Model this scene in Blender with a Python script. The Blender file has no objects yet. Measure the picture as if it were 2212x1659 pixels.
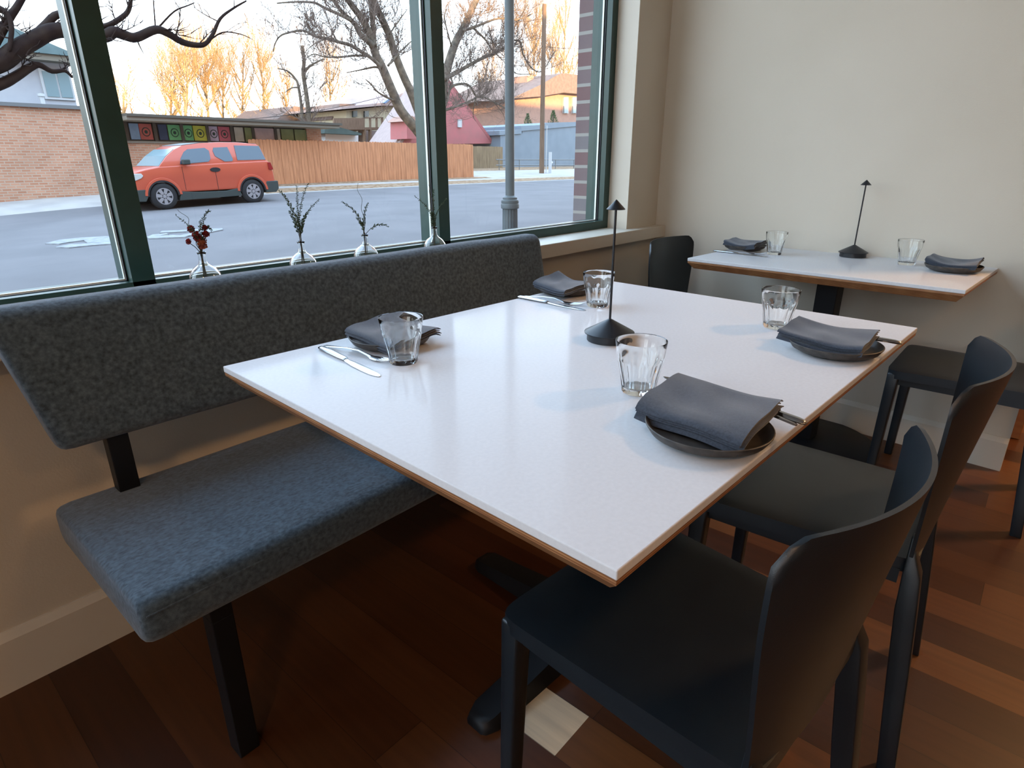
import bpy, bmesh, math, random
from mathutils import Vector, Matrix, noise
PI = math.pi
scn = bpy.context.scene
COL = scn.collection
rnd = random.Random(11)

# ------------------------------------------------------------------ camera
FPX, CH = 1312.58, 1.1182
YAW, PIT, ROL = math.radians(48.8726), math.radians(-20.2282), math.radians(-.1596)
Fv = Vector((math.sin(YAW)*math.cos(PIT), math.cos(YAW)*math.cos(PIT), math.sin(PIT)))
Rv = Vector((math.cos(YAW), -math.sin(YAW), 0)); Uv = Rv.cross(Fv)
Rv, Uv = Rv*math.cos(ROL)+Uv*math.sin(ROL), -Rv*math.sin(ROL)+Uv*math.cos(ROL)
CP = Vector((0, 0, CH))
cd = bpy.data.cameras.new('camera'); cam = bpy.data.objects.new('camera', cd); COL.objects.link(cam)
cd.sensor_width = 36; cd.sensor_fit = 'HORIZONTAL'; cd.lens = FPX/2212*36; cd.clip_end = 500; cd.clip_start = .02
M = Matrix((Rv, Uv, -Fv)).transposed().to_4x4(); M.translation = CP
cam.matrix_world = M
scn.camera = cam
def at(u, v, Y):
    """point of the plane y = Y that the sight line of photo pixel (u, v) meets"""
    d = Fv + Rv*((u-1106)/FPX) + Uv*((829.5-v)/FPX)
    return CP + d*(Y/d.y)
def atz(u, v, z):
    d = Fv + Rv*((u-1106)/FPX) + Uv*((829.5-v)/FPX)
    return CP + d*((z-CH)/d.z)

# ------------------------------------------------------------------ materials
MATS = {}
KX = 1.0
def lin(c):
    return tuple(((x/255)/12.92 if x/255 <= .04045 else ((x/255+.055)/1.055)**2.4) for x in c)
def mat(name, c, rough=.6, spec=.5, metal=0., c2=None, scale=8., detail=3., stretch=(1, 1, 1), bump=0., bscale=None, coat=0., sheen=0., lo=.35, hi=.65, trans=0., ior=1.45):
    c = tuple(x*KX for x in c); c2 = c2 and tuple(x*KX for x in c2)
    m = bpy.data.materials.new(name); m.use_nodes = True; nt = m.node_tree; N = nt.nodes
    b = N['Principled BSDF']
    b.inputs['Base Color'].default_value = (*c, 1); b.inputs['Roughness'].default_value = rough
    b.inputs['Specular IOR Level'].default_value = spec; b.inputs['Metallic'].default_value = metal
    b.inputs['Coat Weight'].default_value = coat; b.inputs['Sheen Weight'].default_value = sheen
    b.inputs['Transmission Weight'].default_value = trans; b.inputs['IOR'].default_value = ior
    if c2 or bump:
        tc = N.new('ShaderNodeTexCoord'); mp = N.new('ShaderNodeMapping'); mp.inputs['Scale'].default_value = stretch
        nt.links.new(tc.outputs['Object'], mp.inputs['Vector'])
    if c2:
        nz = N.new('ShaderNodeTexNoise'); nz.inputs['Scale'].default_value = scale; nz.inputs['Detail'].default_value = detail
        nt.links.new(mp.outputs[0], nz.inputs['Vector'])
        cr = N.new('ShaderNodeValToRGB'); cr.color_ramp.elements[0].position = lo; cr.color_ramp.elements[1].position = hi
        cr.color_ramp.elements[0].color = (*c, 1); cr.color_ramp.elements[1].color = (*c2, 1)
        nt.links.new(nz.outputs['Fac'], cr.inputs[0]); nt.links.new(cr.outputs[0], b.inputs['Base Color'])
    if bump:
        n2 = N.new('ShaderNodeTexNoise'); n2.inputs['Scale'].default_value = bscale or scale*4; n2.inputs['Detail'].default_value = 2
        nt.links.new(mp.outputs[0], n2.inputs['Vector'])
        bp = N.new('ShaderNodeBump'); bp.inputs['Strength'].default_value = bump; bp.inputs['Distance'].default_value = .002
        nt.links.new(n2.outputs['Fac'], bp.inputs['Height']); nt.links.new(bp.outputs[0], b.inputs['Normal'])
    MATS[name] = m
    return m
def brickmat(name, c1, c2, mort, bw, rh, ms, axes='xz', off=.5, rough=.85, varc=None):
    c1, c2, mort = (tuple(x*KX for x in q) for q in (c1, c2, mort))
    m = bpy.data.materials.new(name); m.use_nodes = True; nt = m.node_tree; N = nt.nodes
    b = N['Principled BSDF']; b.inputs['Roughness'].default_value = rough
    tc = N.new('ShaderNodeTexCoord'); sp = N.new('ShaderNodeSeparateXYZ'); cb = N.new('ShaderNodeCombineXYZ')
    nt.links.new(tc.outputs['Object'], sp.inputs[0])
    nt.links.new(sp.outputs['XYZ'.index(axes[0].upper())], cb.inputs[0]); nt.links.new(sp.outputs['XYZ'.index(axes[1].upper())], cb.inputs[1])
    br = N.new('ShaderNodeTexBrick'); br.offset = off
    br.inputs['Scale'].default_value = 1; br.inputs['Brick Width'].default_value = bw; br.inputs['Row Height'].default_value = rh
    br.inputs['Mortar Size'].default_value = ms; br.inputs['Mortar Smooth'].default_value = .1
    br.inputs['Color1'].default_value = (*c1, 1); br.inputs['Color2'].default_value = (*c2, 1); br.inputs['Mortar'].default_value = (*mort, 1)
    nt.links.new(cb.outputs[0], br.inputs['Vector'])
    nz = N.new('ShaderNodeTexNoise'); nz.inputs['Scale'].default_value = 1.2; nz.inputs['Detail'].default_value = 5
    nt.links.new(tc.outputs['Object'], nz.inputs['Vector'])
    mx = N.new('ShaderNodeMix'); mx.data_type = 'RGBA'; mx.blend_type = 'MULTIPLY'; mx.inputs[0].default_value = .5
    nt.links.new(br.outputs['Color'], mx.inputs[6]); nt.links.new(nz.outputs['Color'], mx.inputs[7])
    hs = N.new('ShaderNodeHueSaturation'); hs.inputs['Saturation'].default_value = 1; hs.inputs['Value'].default_value = 1.25
    bw_ = N.new('ShaderNodeRGBToBW'); nt.links.new(nz.outputs['Color'], bw_.inputs[0]); nt.links.new(bw_.outputs[0], mx.inputs[7])
    nt.links.new(mx.outputs[2], hs.inputs['Color']); nt.links.new(hs.outputs[0], b.inputs['Base Color'])
    MATS[name] = m
    return m
def thin_glass(name, tint=(1, 1, 1), ior=1.45, extra=0.):
    m = bpy.data.materials.new(name); m.use_nodes = True; nt = m.node_tree; N = nt.nodes; N.clear()
    out = N.new('ShaderNodeOutputMaterial'); t = N.new('ShaderNodeBsdfTransparent'); t.inputs[0].default_value = (*tint, 1)
    g = N.new('ShaderNodeBsdfGlossy'); g.inputs['Roughness'].default_value = .01
    fr = N.new('ShaderNodeFresnel'); fr.inputs[0].default_value = ior
    mx = N.new('ShaderNodeMixShader'); nt.links.new(fr.outputs[0], mx.inputs[0]); nt.links.new(t.outputs[0], mx.inputs[1]); nt.links.new(g.outputs[0], mx.inputs[2])
    # a reflection only where light enters the sheet, so the far face never mirrors totally
    ge = N.new('ShaderNodeNewGeometry'); iv = N.new('ShaderNodeMath'); iv.operation = 'SUBTRACT'; iv.inputs[0].default_value = 1; nt.links.new(ge.outputs['Backfacing'], iv.inputs[1])
    ml = N.new('ShaderNodeMath'); ml.operation = 'MULTIPLY'; nt.links.new(fr.outputs[0], ml.inputs[0]); nt.links.new(iv.outputs[0], ml.inputs[1]); nt.links.new(ml.outputs[0], mx.inputs[0])
    nt.links.new(mx.outputs[0], out.inputs[0]); MATS[name] = m
    return m

mat('cream_wall', (.56, .51, .42), .7, .3, c2=(.60, .55, .46), scale=1.5, bump=.15, bscale=260)
mat('cream_trim', (.62, .57, .48), .45, .4, c2=(.60, .55, .46), scale=3)
mat('ceiling_paint', (.5, .48, .44), .9)
mat('green_paint', (.012, .044, .036), .32, .5, c2=(.015, .052, .044), scale=20)
mat('rubber', (.01, .01, .013), .6)
mat('bead_glint_white', (.75, .8, .75), .35)  # also stands in for sky reflected on the bottom rail
thin_glass('window_glass', (.97, .985, .98), 1.3)
mat('quartz', (.68, .68, .69), .11, .03, c2=(.64, .64, .65), scale=160, detail=4, lo=.3, hi=.7)
mat('black_metal', (.006, .007, .009), .45, .35)
mat('black_lamp', (.012, .014, .018), .38, .5)
mat('bench_fabric', (.033, .050, .066), .95, .12, c2=(.102, .150, .192), scale=110, detail=5, stretch=(1, 1.6, 1), bump=.5, bscale=700, sheen=.3, lo=.3, hi=.75)
mat('back_fabric', (.030, .030, .034), .95, .15, c2=(.05, .048, .05), scale=60, detail=5, bump=.4, bscale=700, sheen=.25)
mat('chair_paint', (.0042, .0095, .0145), .38, .8, c2=(.006, .012, .017), scale=30, bump=.12, bscale=900)
mat('stoneware', (.042, .038, .036), .5, .4, c2=(.075, .066, .058), scale=60)
mat('napkin_cloth', (.034, .041, .056), .9, .2, c2=(.050, .060, .080), scale=300, bump=.35, bscale=1500, sheen=.35)
mat('steel', (.42, .42, .43), .22, .5, metal=1.)
mat('glass', (.99, 1, .995), 0., .5, trans=1., ior=1.47)
mat('sprig_leaf', (.030, .055, .028), .7, c2=(.06, .10, .045), scale=90)
mat('sprig_stem', (.05, .05, .03), .8)
mat('dried_petal', (.30, .018, .014), .8, c2=(.14, .010, .010), scale=60)
mat('dried_orange', (.35, .11, .03), .8, c2=(.2, .03, .02), scale=60)
mat('orange_wood', (.36, .15, .045), .5, c2=(.28, .10, .03), scale=4, stretch=(1, 1, 8))
# plywood edge
def plymat():
    m = mat('plywood', (.36, .17, .07), .5)
    nt = m.node_tree; N = nt.nodes; b = N['Principled BSDF']
    tc = N.new('ShaderNodeTexCoord'); sp = N.new('ShaderNodeSeparateXYZ'); nt.links.new(tc.outputs['Object'], sp.inputs[0])
    mt = N.new('ShaderNodeMath'); mt.operation = 'MULTIPLY'; mt.inputs[1].default_value = 260; nt.links.new(sp.outputs[2], mt.inputs[0])
    fr = N.new('ShaderNodeMath'); fr.operation = 'FRACT'; nt.links.new(mt.outputs[0], fr.inputs[0])
    nz = N.new('ShaderNodeTexNoise'); nz.inputs['Scale'].default_value = 25; nt.links.new(tc.outputs['Object'], nz.inputs['Vector'])
    ad = N.new('ShaderNodeMath'); ad.operation = 'ADD'; nt.links.new(fr.outputs[0], ad.inputs[0]); nt.links.new(nz.outputs['Fac'], ad.inputs[1])
    cr = N.new('ShaderNodeValToRGB'); cr.color_ramp.elements[0].position = .55; cr.color_ramp.elements[1].position = 1.05
    cr.color_ramp.elements[0].color = (.48, .25, .11, 1); cr.color_ramp.elements[1].color = (.22, .09, .035, 1)
    nt.links.new(ad.outputs[0], cr.inputs[0]); nt.links.new(cr.outputs[0], b.inputs['Base Color'])
plymat()
# floor boards running along y
def floormat():
    m = bpy.data.materials.new('wood_floor'); m.use_nodes = True; nt = m.node_tree; N = nt.nodes; L = nt.links.new
    b = N['Principled BSDF']; b.inputs['Roughness'].default_value = .38; b.inputs['Specular IOR Level'].default_value = .4
    tc = N.new('ShaderNodeTexCoord'); sp = N.new('ShaderNodeSeparateXYZ'); L(tc.outputs['Object'], sp.inputs[0])
    def mth(op, a, bb=None, c=None):
        n = N.new('ShaderNodeMath'); n.operation = op
        for i, q in enumerate((a, bb, c)):
            if q is None: continue
            if isinstance(q, (int, float)): n.inputs[i].default_value = q
            else: L(q, n.inputs[i])
        return n.outputs[0]
    W = .1213
    ux = mth('DIVIDE', mth('SUBTRACT', sp.outputs[0], .7194-W*40), W)
    ix = mth('FLOOR', ux); fx = mth('FRACT', ux)
    wn = N.new('ShaderNodeTexWhiteNoise'); wn.noise_dimensions = '1D'; L(ix, wn.inputs['W'])
    uy = mth('DIVIDE', mth('ADD', sp.outputs[1], mth('MULTIPLY', wn.outputs['Value'], 3.)), 1.1)
    iy = mth('FLOOR', uy); fy = mth('FRACT', uy)
    cb = N.new('ShaderNodeCombineXYZ'); L(ix, cb.inputs[0]); L(iy, cb.inputs[1])
    w2 = N.new('ShaderNodeTexWhiteNoise'); w2.noise_dimensions = '2D'; L(cb.outputs[0], w2.inputs['Vector'])
    cr = N.new('ShaderNodeValToRGB'); e = cr.color_ramp.elements
    e[0].position = 0; e[0].color = (.040, .011, .004, 1); e[1].position = 1; e[1].color = (.150, .060, .018, 1)
    x = e.new(.5); x.color = (.080, .026, .0075, 1); x = e.new(.8); x.color = (.100, .034, .011, 1)
    L(w2.outputs['Value'], cr.inputs[0])
    mp = N.new('ShaderNodeMapping'); mp.inputs['Scale'].default_value = (60, 2.5, 1); L(tc.outputs['Object'], mp.inputs[0])
    nz = N.new('ShaderNodeTexNoise'); nz.inputs['Scale'].default_value = 1.; nz.inputs['Detail'].default_value = 5; L(mp.outputs[0], nz.inputs['Vector'])
    gr = N.new('ShaderNodeMapRange'); gr.inputs[3].default_value = .62; gr.inputs[4].default_value = 1.3; L(nz.outputs['Fac'], gr.inputs[0])
    # the one pale replacement board
    msk = mth('MULTIPLY', mth('MULTIPLY', mth('GREATER_THAN', sp.outputs[0], .7194), mth('LESS_THAN', sp.outputs[0], .8407)),
              mth('MULTIPLY', mth('GREATER_THAN', sp.outputs[1], .518), mth('LESS_THAN', sp.outputs[1], .70)))
    mx = N.new('ShaderNodeMix'); mx.data_type = 'RGBA'; L(msk, mx.inputs[0]); L(cr.outputs[0], mx.inputs[6]); mx.inputs[7].default_value = (.75, .60, .40, 1)
    gap = mth('MAXIMUM', mth('LESS_THAN', fx, .012), mth('LESS_THAN', fy, .0015))
    v = mth('MULTIPLY', gr.outputs[0], mth('SUBTRACT', 1, mth('MULTIPLY', gap, .6)))
    m2 = N.new('ShaderNodeMix'); m2.data_type = 'RGBA'; m2.blend_type = 'MULTIPLY'; m2.inputs[0].default_value = 1
    L(mx.outputs[2], m2.inputs[6]); L(v, m2.inputs[7]); L(m2.outputs[2], b.inputs['Base Color'])
    MATS['wood_floor'] = m
floormat()
# outside
KX = .62
mat('asphalt', (.215, .20, .20), .9, .2, c2=(.255, .235, .235), scale=.7, detail=8)
mat('concrete', (.50, .455, .42), .9, .2, c2=(.60, .55, .50), scale=1.2, detail=6)
mat('leaf_litter', (.30, .17, .09), .95, .1, c2=(.52, .38, .26), scale=6, detail=8)
mat('road_paint', (.42, .43, .44), .8, c2=(.30, .30, .31), scale=9, detail=5)
brickmat('tan_brick', (.62, .27, .15), (.80, .42, .26), (.70, .52, .38), .23, .075, .012)
brickmat('pier_brick', (.27, .145, .14), (.27, .25, .26), (.50, .47, .42), .5, .0725, .0075, axes='yz', off=.0)
mat('siding', (.60, .60, .64), .7, c2=(.66, .66, .69), scale=2)
mat('green_roof', (.055, .085, .075), .8, c2=(.075, .11, .10), scale=3, detail=6)
mat('fascia_brown', (.13, .11, .085), .7)
mat('fascia_tan', (.30, .26, .20), .7)
mat('grey_metal', (.22, .23, .23), .5)
mat('dark_glass', (.05, .08, .09), .12, .6)
mat('pale_glass', (.30, .42, .45), .15, .6)
mat('white_paint', (.75, .75, .75), .6)
mat('car_orange', (.74, .125, .06), .35, .5, coat=.4)
mat('car_cladding', (.055, .070, .065), .7)
mat('car_glass', (.035, .075, .12), .05, .9)
mat('tyre', (.025, .025, .027), .8)
mat('alloy', (.62, .62, .66), .3, .5, metal=.6)
mat('headlamp', (.75, .75, .72), .2)
mat('red_lens', (.4, .02, .02), .3)
mat('fence_cedar', (.86, .38, .18), .8, c2=(.62, .26, .12), scale=5, detail=5, stretch=(2.2, 1, .25))
mat('fence_old', (.42, .30, .17), .8, c2=(.28, .19, .11), scale=5, detail=5, stretch=(2.2, 1, .25))
mat('pole_paint', (.12, .14, .145), .5, .4, c2=(.15, .17, .17), scale=3)
mat('pole_wood', (.20, .12, .075), .9, c2=(.27, .17, .11), scale=4, stretch=(4, 4, .4))
mat('bark', (.13, .105, .085), .95, .1, c2=(.28, .22, .16), scale=4, detail=6)
mat('bark_dark', (.045, .032, .032), .95, .1, c2=(.075, .055, .045), scale=8, detail=6)
mat('bark_sunlit', (.30, .23, .15), .95, .1, c2=(.38, .30, .19), scale=4, detail=6)  # brightened so the far trees turn golden in the sun
mat('twig', (.26, .195, .16), .95, .1)
mat('twig_sunlit', (.50, .32, .16), .95, .1)  # sunlight colour put into the far twigs
mat('house_red', (.66, .20, .20), .8, c2=(.56, .20, .19), scale=1.5)
mat('house_orange', (.58, .33, .24), .85, c2=(.50, .29, .22), scale=3)
mat('shingle_tan', (.46, .34, .31), .9, c2=(.54, .40, .36), scale=3, detail=6)
mat('shingle_brown', (.20, .14, .12), .9, c2=(.27, .19, .16), scale=3, detail=6)
mat('house_cream', (.60, .52, .36), .8, c2=(.56, .48, .34), scale=2)
mat('blue_grey', (.28, .33, .38), .8, c2=(.31, .36, .41), scale=1.5)
mat('bin_purple', (.09, .06, .22), .5)
mat('bin_green', (.04, .22, .12), .5)
mat('conifer', (.07, .12, .04), .9, c2=(.12, .18, .06), scale=8)
mat('solar', (.08, .16, .32), .2)
POST = {'red': (0.75, 0.2, 0.16), 'blue': (0.4, 0.62, 0.85), 'navy': (0.08, 0.12, 0.22), 'green': (0.25, 0.7, 0.3), 'lime': (0.85, 0.85, 0.12), 'violet': (0.8, 0.65, 0.8), 'crimson': (0.85, 0.2, 0.25), 'pink': (0.95, 0.72, 0.68), 'olive': (0.4, 0.45, 0.2), 'teal': (0.4, 0.8, 0.45), 'cream': (0.85, 0.78, 0.62)}
for k, c in POST.items(): mat('blind_'+k, c, .7, c2=tuple(x*.8 for x in c), scale=3)
mat('poster_ink', (.05, .09, .07), .8)

# ------------------------------------------------------------------ mesh helper
class MB:
    def __init__(s): s.v = []; s.f = []
    def add(s, vs, fs):
        o = len(s.v); s.v += [tuple(p) for p in vs]; s.f += [tuple(i+o for i in f) for f in fs]; return s
    def box(s, x0, x1, y0, y1, z0, z1, T=None):
        vs = [(x, y, z) for z in (z0, z1) for y in (y0, y1) for x in (x0, x1)]
        if T: vs = [T @ Vector(p) for p in vs]
        return s.add(vs, [(0, 2, 3, 1), (4, 5, 7, 6), (0, 1, 5, 4), (2, 6, 7, 3), (0, 4, 6, 2), (1, 3, 7, 5)])
    def prism(s, poly, a0, a1, axis='z'):
        """poly in the two other axes (x,y / x,z / y,z), extruded along axis"""
        def P(p, a): return {'z': (p[0], p[1], a), 'y': (p[0], a, p[1]), 'x': (a, p[0], p[1])}[axis]
        n = len(poly); vs = [P(p, a0) for p in poly]+[P(p, a1) for p in poly]
        fs = [tuple(range(n)), tuple(range(2*n-1, n-1, -1))]+[(i, i+n, (i+1) % n+n, (i+1) % n) for i in range(n)]
        return s.add(vs, fs)
    def lathe(s, prof, n=32, c=(0, 0, 0), caps=True, fac=None):
        vs = []
        for k, (r, z) in enumerate(prof):
            for i in range(n):
                a = 2*PI*i/n; rr = r*(fac(a, k) if fac else 1)
                vs.append((c[0]+rr*math.cos(a), c[1]+rr*math.sin(a), c[2]+z))
        fs = [(k*n+i, k*n+(i+1) % n, (k+1)*n+(i+1) % n, (k+1)*n+i) for k in range(len(prof)-1) for i in range(n)]
        if caps:
            fs.append(tuple(range(n-1, -1, -1))); fs.append(tuple((len(prof)-1)*n+i for i in range(n)))
        return s.add(vs, fs)
    def tube(s, pts, rad, n=8, cap=True):
        pts = [Vector(p) for p in pts]
        if not hasattr(rad, '__len__'): rad = [rad]*len(pts)
        vs = []; up = None
        for k, p in enumerate(pts):
            t = (pts[min(k+1, len(pts)-1)]-pts[max(k-1, 0)])
            if t.length < 1e-9: t = Vector((0, 0, 1))
            t.normalize()
            if up is None: up = t.orthogonal().normalized()
            else:
                up = up - t*up.dot(t)
                up = up.normalized() if up.length > 1e-6 else t.orthogonal().normalized()
            w = t.cross(up)
            for i in range(n):
                a = 2*PI*i/n; vs.append(p+(up*math.cos(a)+w*math.sin(a))*rad[k])
        fs = [(k*n+i, k*n+(i+1) % n, (k+1)*n+(i+1) % n, (k+1)*n+i) for k in range(len(pts)-1) for i in range(n)]
        if cap: fs += [tuple(range(n-1, -1, -1)), tuple((len(pts)-1)*n+i for i in range(n))]
        return s.add(vs, fs)
    def grid(s, fn, nu, nv):
        vs = [fn(i/nu, j/nv) for j in range(nv+1) for i in range(nu+1)]
        fs = [(j*(nu+1)+i, j*(nu+1)+i+1, (j+1)*(nu+1)+i+1, (j+1)*(nu+1)+i) for j in range(nv) for i in range(nu)]
        return s.add(vs, fs)
    def slab(s, top, bot, nu, nv):
        """closed sheet between two grids"""
        o = len(s.v); s.grid(top, nu, nv); o2 = len(s.v); s.grid(bot, nu, nv)
        n = len(s.f)-nu*nv
        s.f[n:] = [tuple(reversed(f)) for f in s.f[n:]]
        W = nu+1
        ring = [i for i in range(W)]+[j*W+nu for j in range(1, nv+1)]+[nv*W+i for i in range(nu-1, -1, -1)]+[j*W for j in range(nv-1, 0, -1)]
        for k in range(len(ring)):
            a, b = ring[k], ring[(k+1) % len(ring)]
            s.f.append((o+b, o+a, o2+a, o2+b))
        return s
    def build(s, name, m, parent=None, smooth=None, bevel=0, seg=2, sub=0, loc=None):
        me = bpy.data.meshes.new(name); me.from_pydata(s.v, [], s.f); me.update()
        if bevel or True:
            bm = bmesh.new(); bm.from_mesh(me)
            bmesh.ops.recalc_face_normals(bm, faces=bm.faces)
            if bevel:
                es = [e for e in bm.edges if len(e.link_faces) == 2 and e.calc_face_angle(0) > .6]
                bmesh.ops.bevel(bm, geom=es, offset=bevel, segments=seg, profile=.5, affect='EDGES', clamp_overlap=True)
            bm.to_mesh(me); bm.free()
        o = bpy.data.objects.new(name, me); COL.objects.link(o)
        me.materials.append(MATS[m] if isinstance(m, str) else m)
        if smooth is not None:
            for p in me.polygons: p.use_smooth = True
            if smooth < 180: me.set_sharp_from_angle(angle=math.radians(smooth))
        if sub:
            md = o.modifiers.new('sub', 'SUBSURF'); md.levels = sub; md.render_levels = sub
        if parent: o.parent = parent
        if loc: o.location = loc
        return o
def tag(o, label=None, cat=None, group=None, kind=None):
    if label: o['label'] = label
    if cat: o['category'] = cat
    if group: o['group'] = group
    if kind: o['kind'] = kind
    return o
def empty(name, loc=(0, 0, 0), rz=0, **k):
    o = bpy.data.objects.new(name, None); COL.objects.link(o); o.location = loc; o.rotation_euler = (0, 0, rz); o.empty_display_size = .05
    return tag(o, **k)
def copy_tree(o, parent=None):
    kids = [c for c in ALL_CHILDREN(o)]
    c = o.copy(); COL.objects.link(c)
    if parent: c.parent = parent
    for k in kids: copy_tree(k, c)
    return c
def ALL_CHILDREN(o): return [x for x in bpy.data.objects if x.parent == o]
def struct(o, label=None, cat=None): return tag(o, label, cat, kind='structure')

# ------------------------------------------------------------------ the room
YW, YF = 1.5485, 1.6535
KW = math.tan(math.radians(3.8592))
def wx(y): return 2.7979+(y-.1232)*KW
ZC = 3.0
struct(MB().box(-4.5, 5.2, -5.5, 1.72, -.12, 0).build('floor', 'wood_floor'), 'reddish brown hardwood board floor under the tables and bench', 'floor')
struct(MB().box(-4.6, 5.3, -5.6, 1.80, ZC, ZC+.15).build('ceiling', 'ceiling_paint'), 'plain pale ceiling above the dining room', 'ceiling')
# wall on the right: a slab whose near end stops short of the camera side
struct(MB().prism([(wx(-.048), -.048), (wx(1.80), 1.80), (wx(1.80)+.16, 1.80), (wx(-.048)+.13, -.048)], 0, ZC).build('wall_right', 'cream_wall'), 'plain cream wall behind the small table', 'wall')
struct(MB().box(-4.5, wx(YW), YW, 1.74, 0, .753).box(2.612, wx(YW), YW, 1.74, .75, ZC).box(-4.5, 2.612, YW, 1.74, 2.75, ZC).box(-4.5, -3.0, YW, 1.74, .75, 2.75)
       .build('wall_window', 'cream_wall'), 'cream wall below and beside the big street window', 'wall')
struct(MB().box(-4.6, -4.5, -5.5, -3.6, 0, ZC).box(-4.6, -4.5, 1.1, 1.74, 0, ZC).box(-4.6, -4.5, -3.6, 1.1, 0, .75).box(-4.6, -4.5, -3.6, 1.1, 2.8, ZC).build('wall_left', 'cream_wall'), 'cream side wall out of view behind the camera', 'wall')  # opening cut for the added daylight window
struct(MB().box(-4.6, 5.3, -5.6, -5.5, 0, ZC).build('wall_back', 'cream_wall'), 'cream rear wall out of view behind the camera', 'wall')
struct(MB().box(5.2, 5.3, -5.5, 1.74, 0, ZC).box(2.98, 5.2, 1.60, 1.74, 0, ZC).build('wall_far', 'cream_wall'), 'cream wall of the next room beyond the end of the right wall', 'wall')
# sill board and its apron
struct(MB().box(-3.0, 2.893, 1.490, 1.66, .753, .8073).build('trim_1', 'cream_trim', bevel=.003), 'cream window sill board with a deep front edge', 'sill')
struct(MB().box(2.606, 2.612, YW-.001, YF+.01, .8073, 2.75).build('trim_2', 'cream_trim'), 'white painted reveal at the right side of the window', 'trim')
# baseboards
def bb(name, p0, p1, nrm, h, t, label):
    p0, p1, nrm = Vector(p0), Vector(p1), Vector(nrm)
    prof = [(0, 0), (t, 0), (t, h-.018), (t*.35, h), (0, h)]
    vs = [(*(p+nrm*a), z) for p in (p0, p1) for a, z in prof]
    n = 5; fs = [tuple(range(n)), tuple(range(2*n-1, n-1, -1))]+[(i, i+n, (i+1) % n+n, (i+1) % n) for i in range(n)]
    struct(MB().add(vs, fs).build(name, 'cream_trim'), label, 'baseboard')
bb('baseboard_window', (-4.5, YW), (wx(YW), YW), (0, -1), .1456, .016, 'cream baseboard along the window wall below the bench')
nr = Vector((-math.cos(math.radians(3.8592)), math.sin(math.radians(3.8592))))
bb('baseboard_right', (wx(-.048), -.048), (wx(YW), YW), (nr.x, nr.y), .131, .016, 'cream baseboard along the right wall')
# wooden cabinet end seen past the end of the right wall
t = empty('wooden_cabinet', (3.42, .115, 0), label='orange brown wooden cabinet end beyond the end of the right wall', cat='cabinet')
MB().box(-.25, .25, -.2, .6, 0, .9).build('body', 'orange_wood', t, bevel=.004)
MB().box(-.27, .27, -.22, .62, .9, .93).build('top', 'orange_wood', t, bevel=.004)

# ------------------------------------------------------------------ window frame
xm = [-2.5, -1.5, -.5, .5265, 1.5295]
w1 = struct(empty('window_1', (0, 0, 0)), 'large street window in dark green metal frames', 'window')
ZB, ZT, FW = .8073, 2.75, .051
Y0, Y1, Y2, Y3 = YF, 1.6815, 1.7010, 1.7535
def bar_v(x0, x1, name, z0=ZB, z1=ZT):
    n = .011
    o = MB().box(x0, x1, Y0, Y1, z0, z1).box(x0+n, x1-n, Y1, Y2+.002, z0, z1).box(x0, x1, Y2+.002, Y3, z0, z1).build(name, 'green_paint', w1)
    return o
for x in xm: bar_v(x-FW/2, x+FW/2, 'mullion')
bar_v(2.561, 2.612, 'jamb_post'); bar_v(-3.0, -2.949, 'jamb_post')
def bar_h(z0, z1, name):
    n = .011
    MB().box(-2.949, 2.561, Y0, Y1, z0, z1).box(-2.949, 2.561, Y1, Y2+.002, z0+(n if z0 > 1 else 0), z1-(0 if z0 > 1 else n)).box(-2.949, 2.561, Y2+.002, Y3, z0, z1).build(name, 'green_paint', w1)
bar_h(ZB, ZB+.036, 'bottom_rail'); bar_h(ZT-.05, ZT, 'top_rail')
edges = [-2.949]
for x in xm: edges += [x-FW/2, x+FW/2]
edges += [2.561]
for i in range(0, len(edges), 2):
    a, b = edges[i], edges[i+1]
    MB().box(a-.008, b+.008, 1.6885, 1.6935, ZB+.028, ZT-.045).build('window_pane', 'window_glass', w1)
    g = .004
    MB().box(a, a+g, 1.6945, 1.7025, ZB+.036, ZT-.05).box(b-g, b, 1.6945, 1.7025, ZB+.036, ZT-.05).box(a+g, b-g, 1.6945, 1.7025, ZB+.036, ZB+.040).build('bead_and_glint', 'bead_glint_white', w1)  # bottom strip is the rail's sky reflection, put in as white
    MB().box(a-.009, a+.0035, 1.6825, 1.6878, ZB+.036, ZT-.05).box(b-.0035, b+.009, 1.6825, 1.6878, ZB+.036, ZT-.05).box(a, b, 1.6825, 1.6878, ZB+.0255, ZB+.0375).build('gasket', 'rubber', w1)

w2 = struct(empty('fill_window', (0, 0, 0)), 'unseen side window added behind the camera to daylight the right wall', 'window')  # added opening that lets extra daylight reach the right wall
for ya in (-3.6, -2.45, -1.275, -.10, 1.05): MB().box(-4.59, -4.51, ya, ya+.05, .75, 2.8).build('mullion', 'green_paint', w2)
MB().box(-4.553, -4.548, -3.58, 1.08, .76, 2.79).build('window_pane', 'window_glass', w2)
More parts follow.
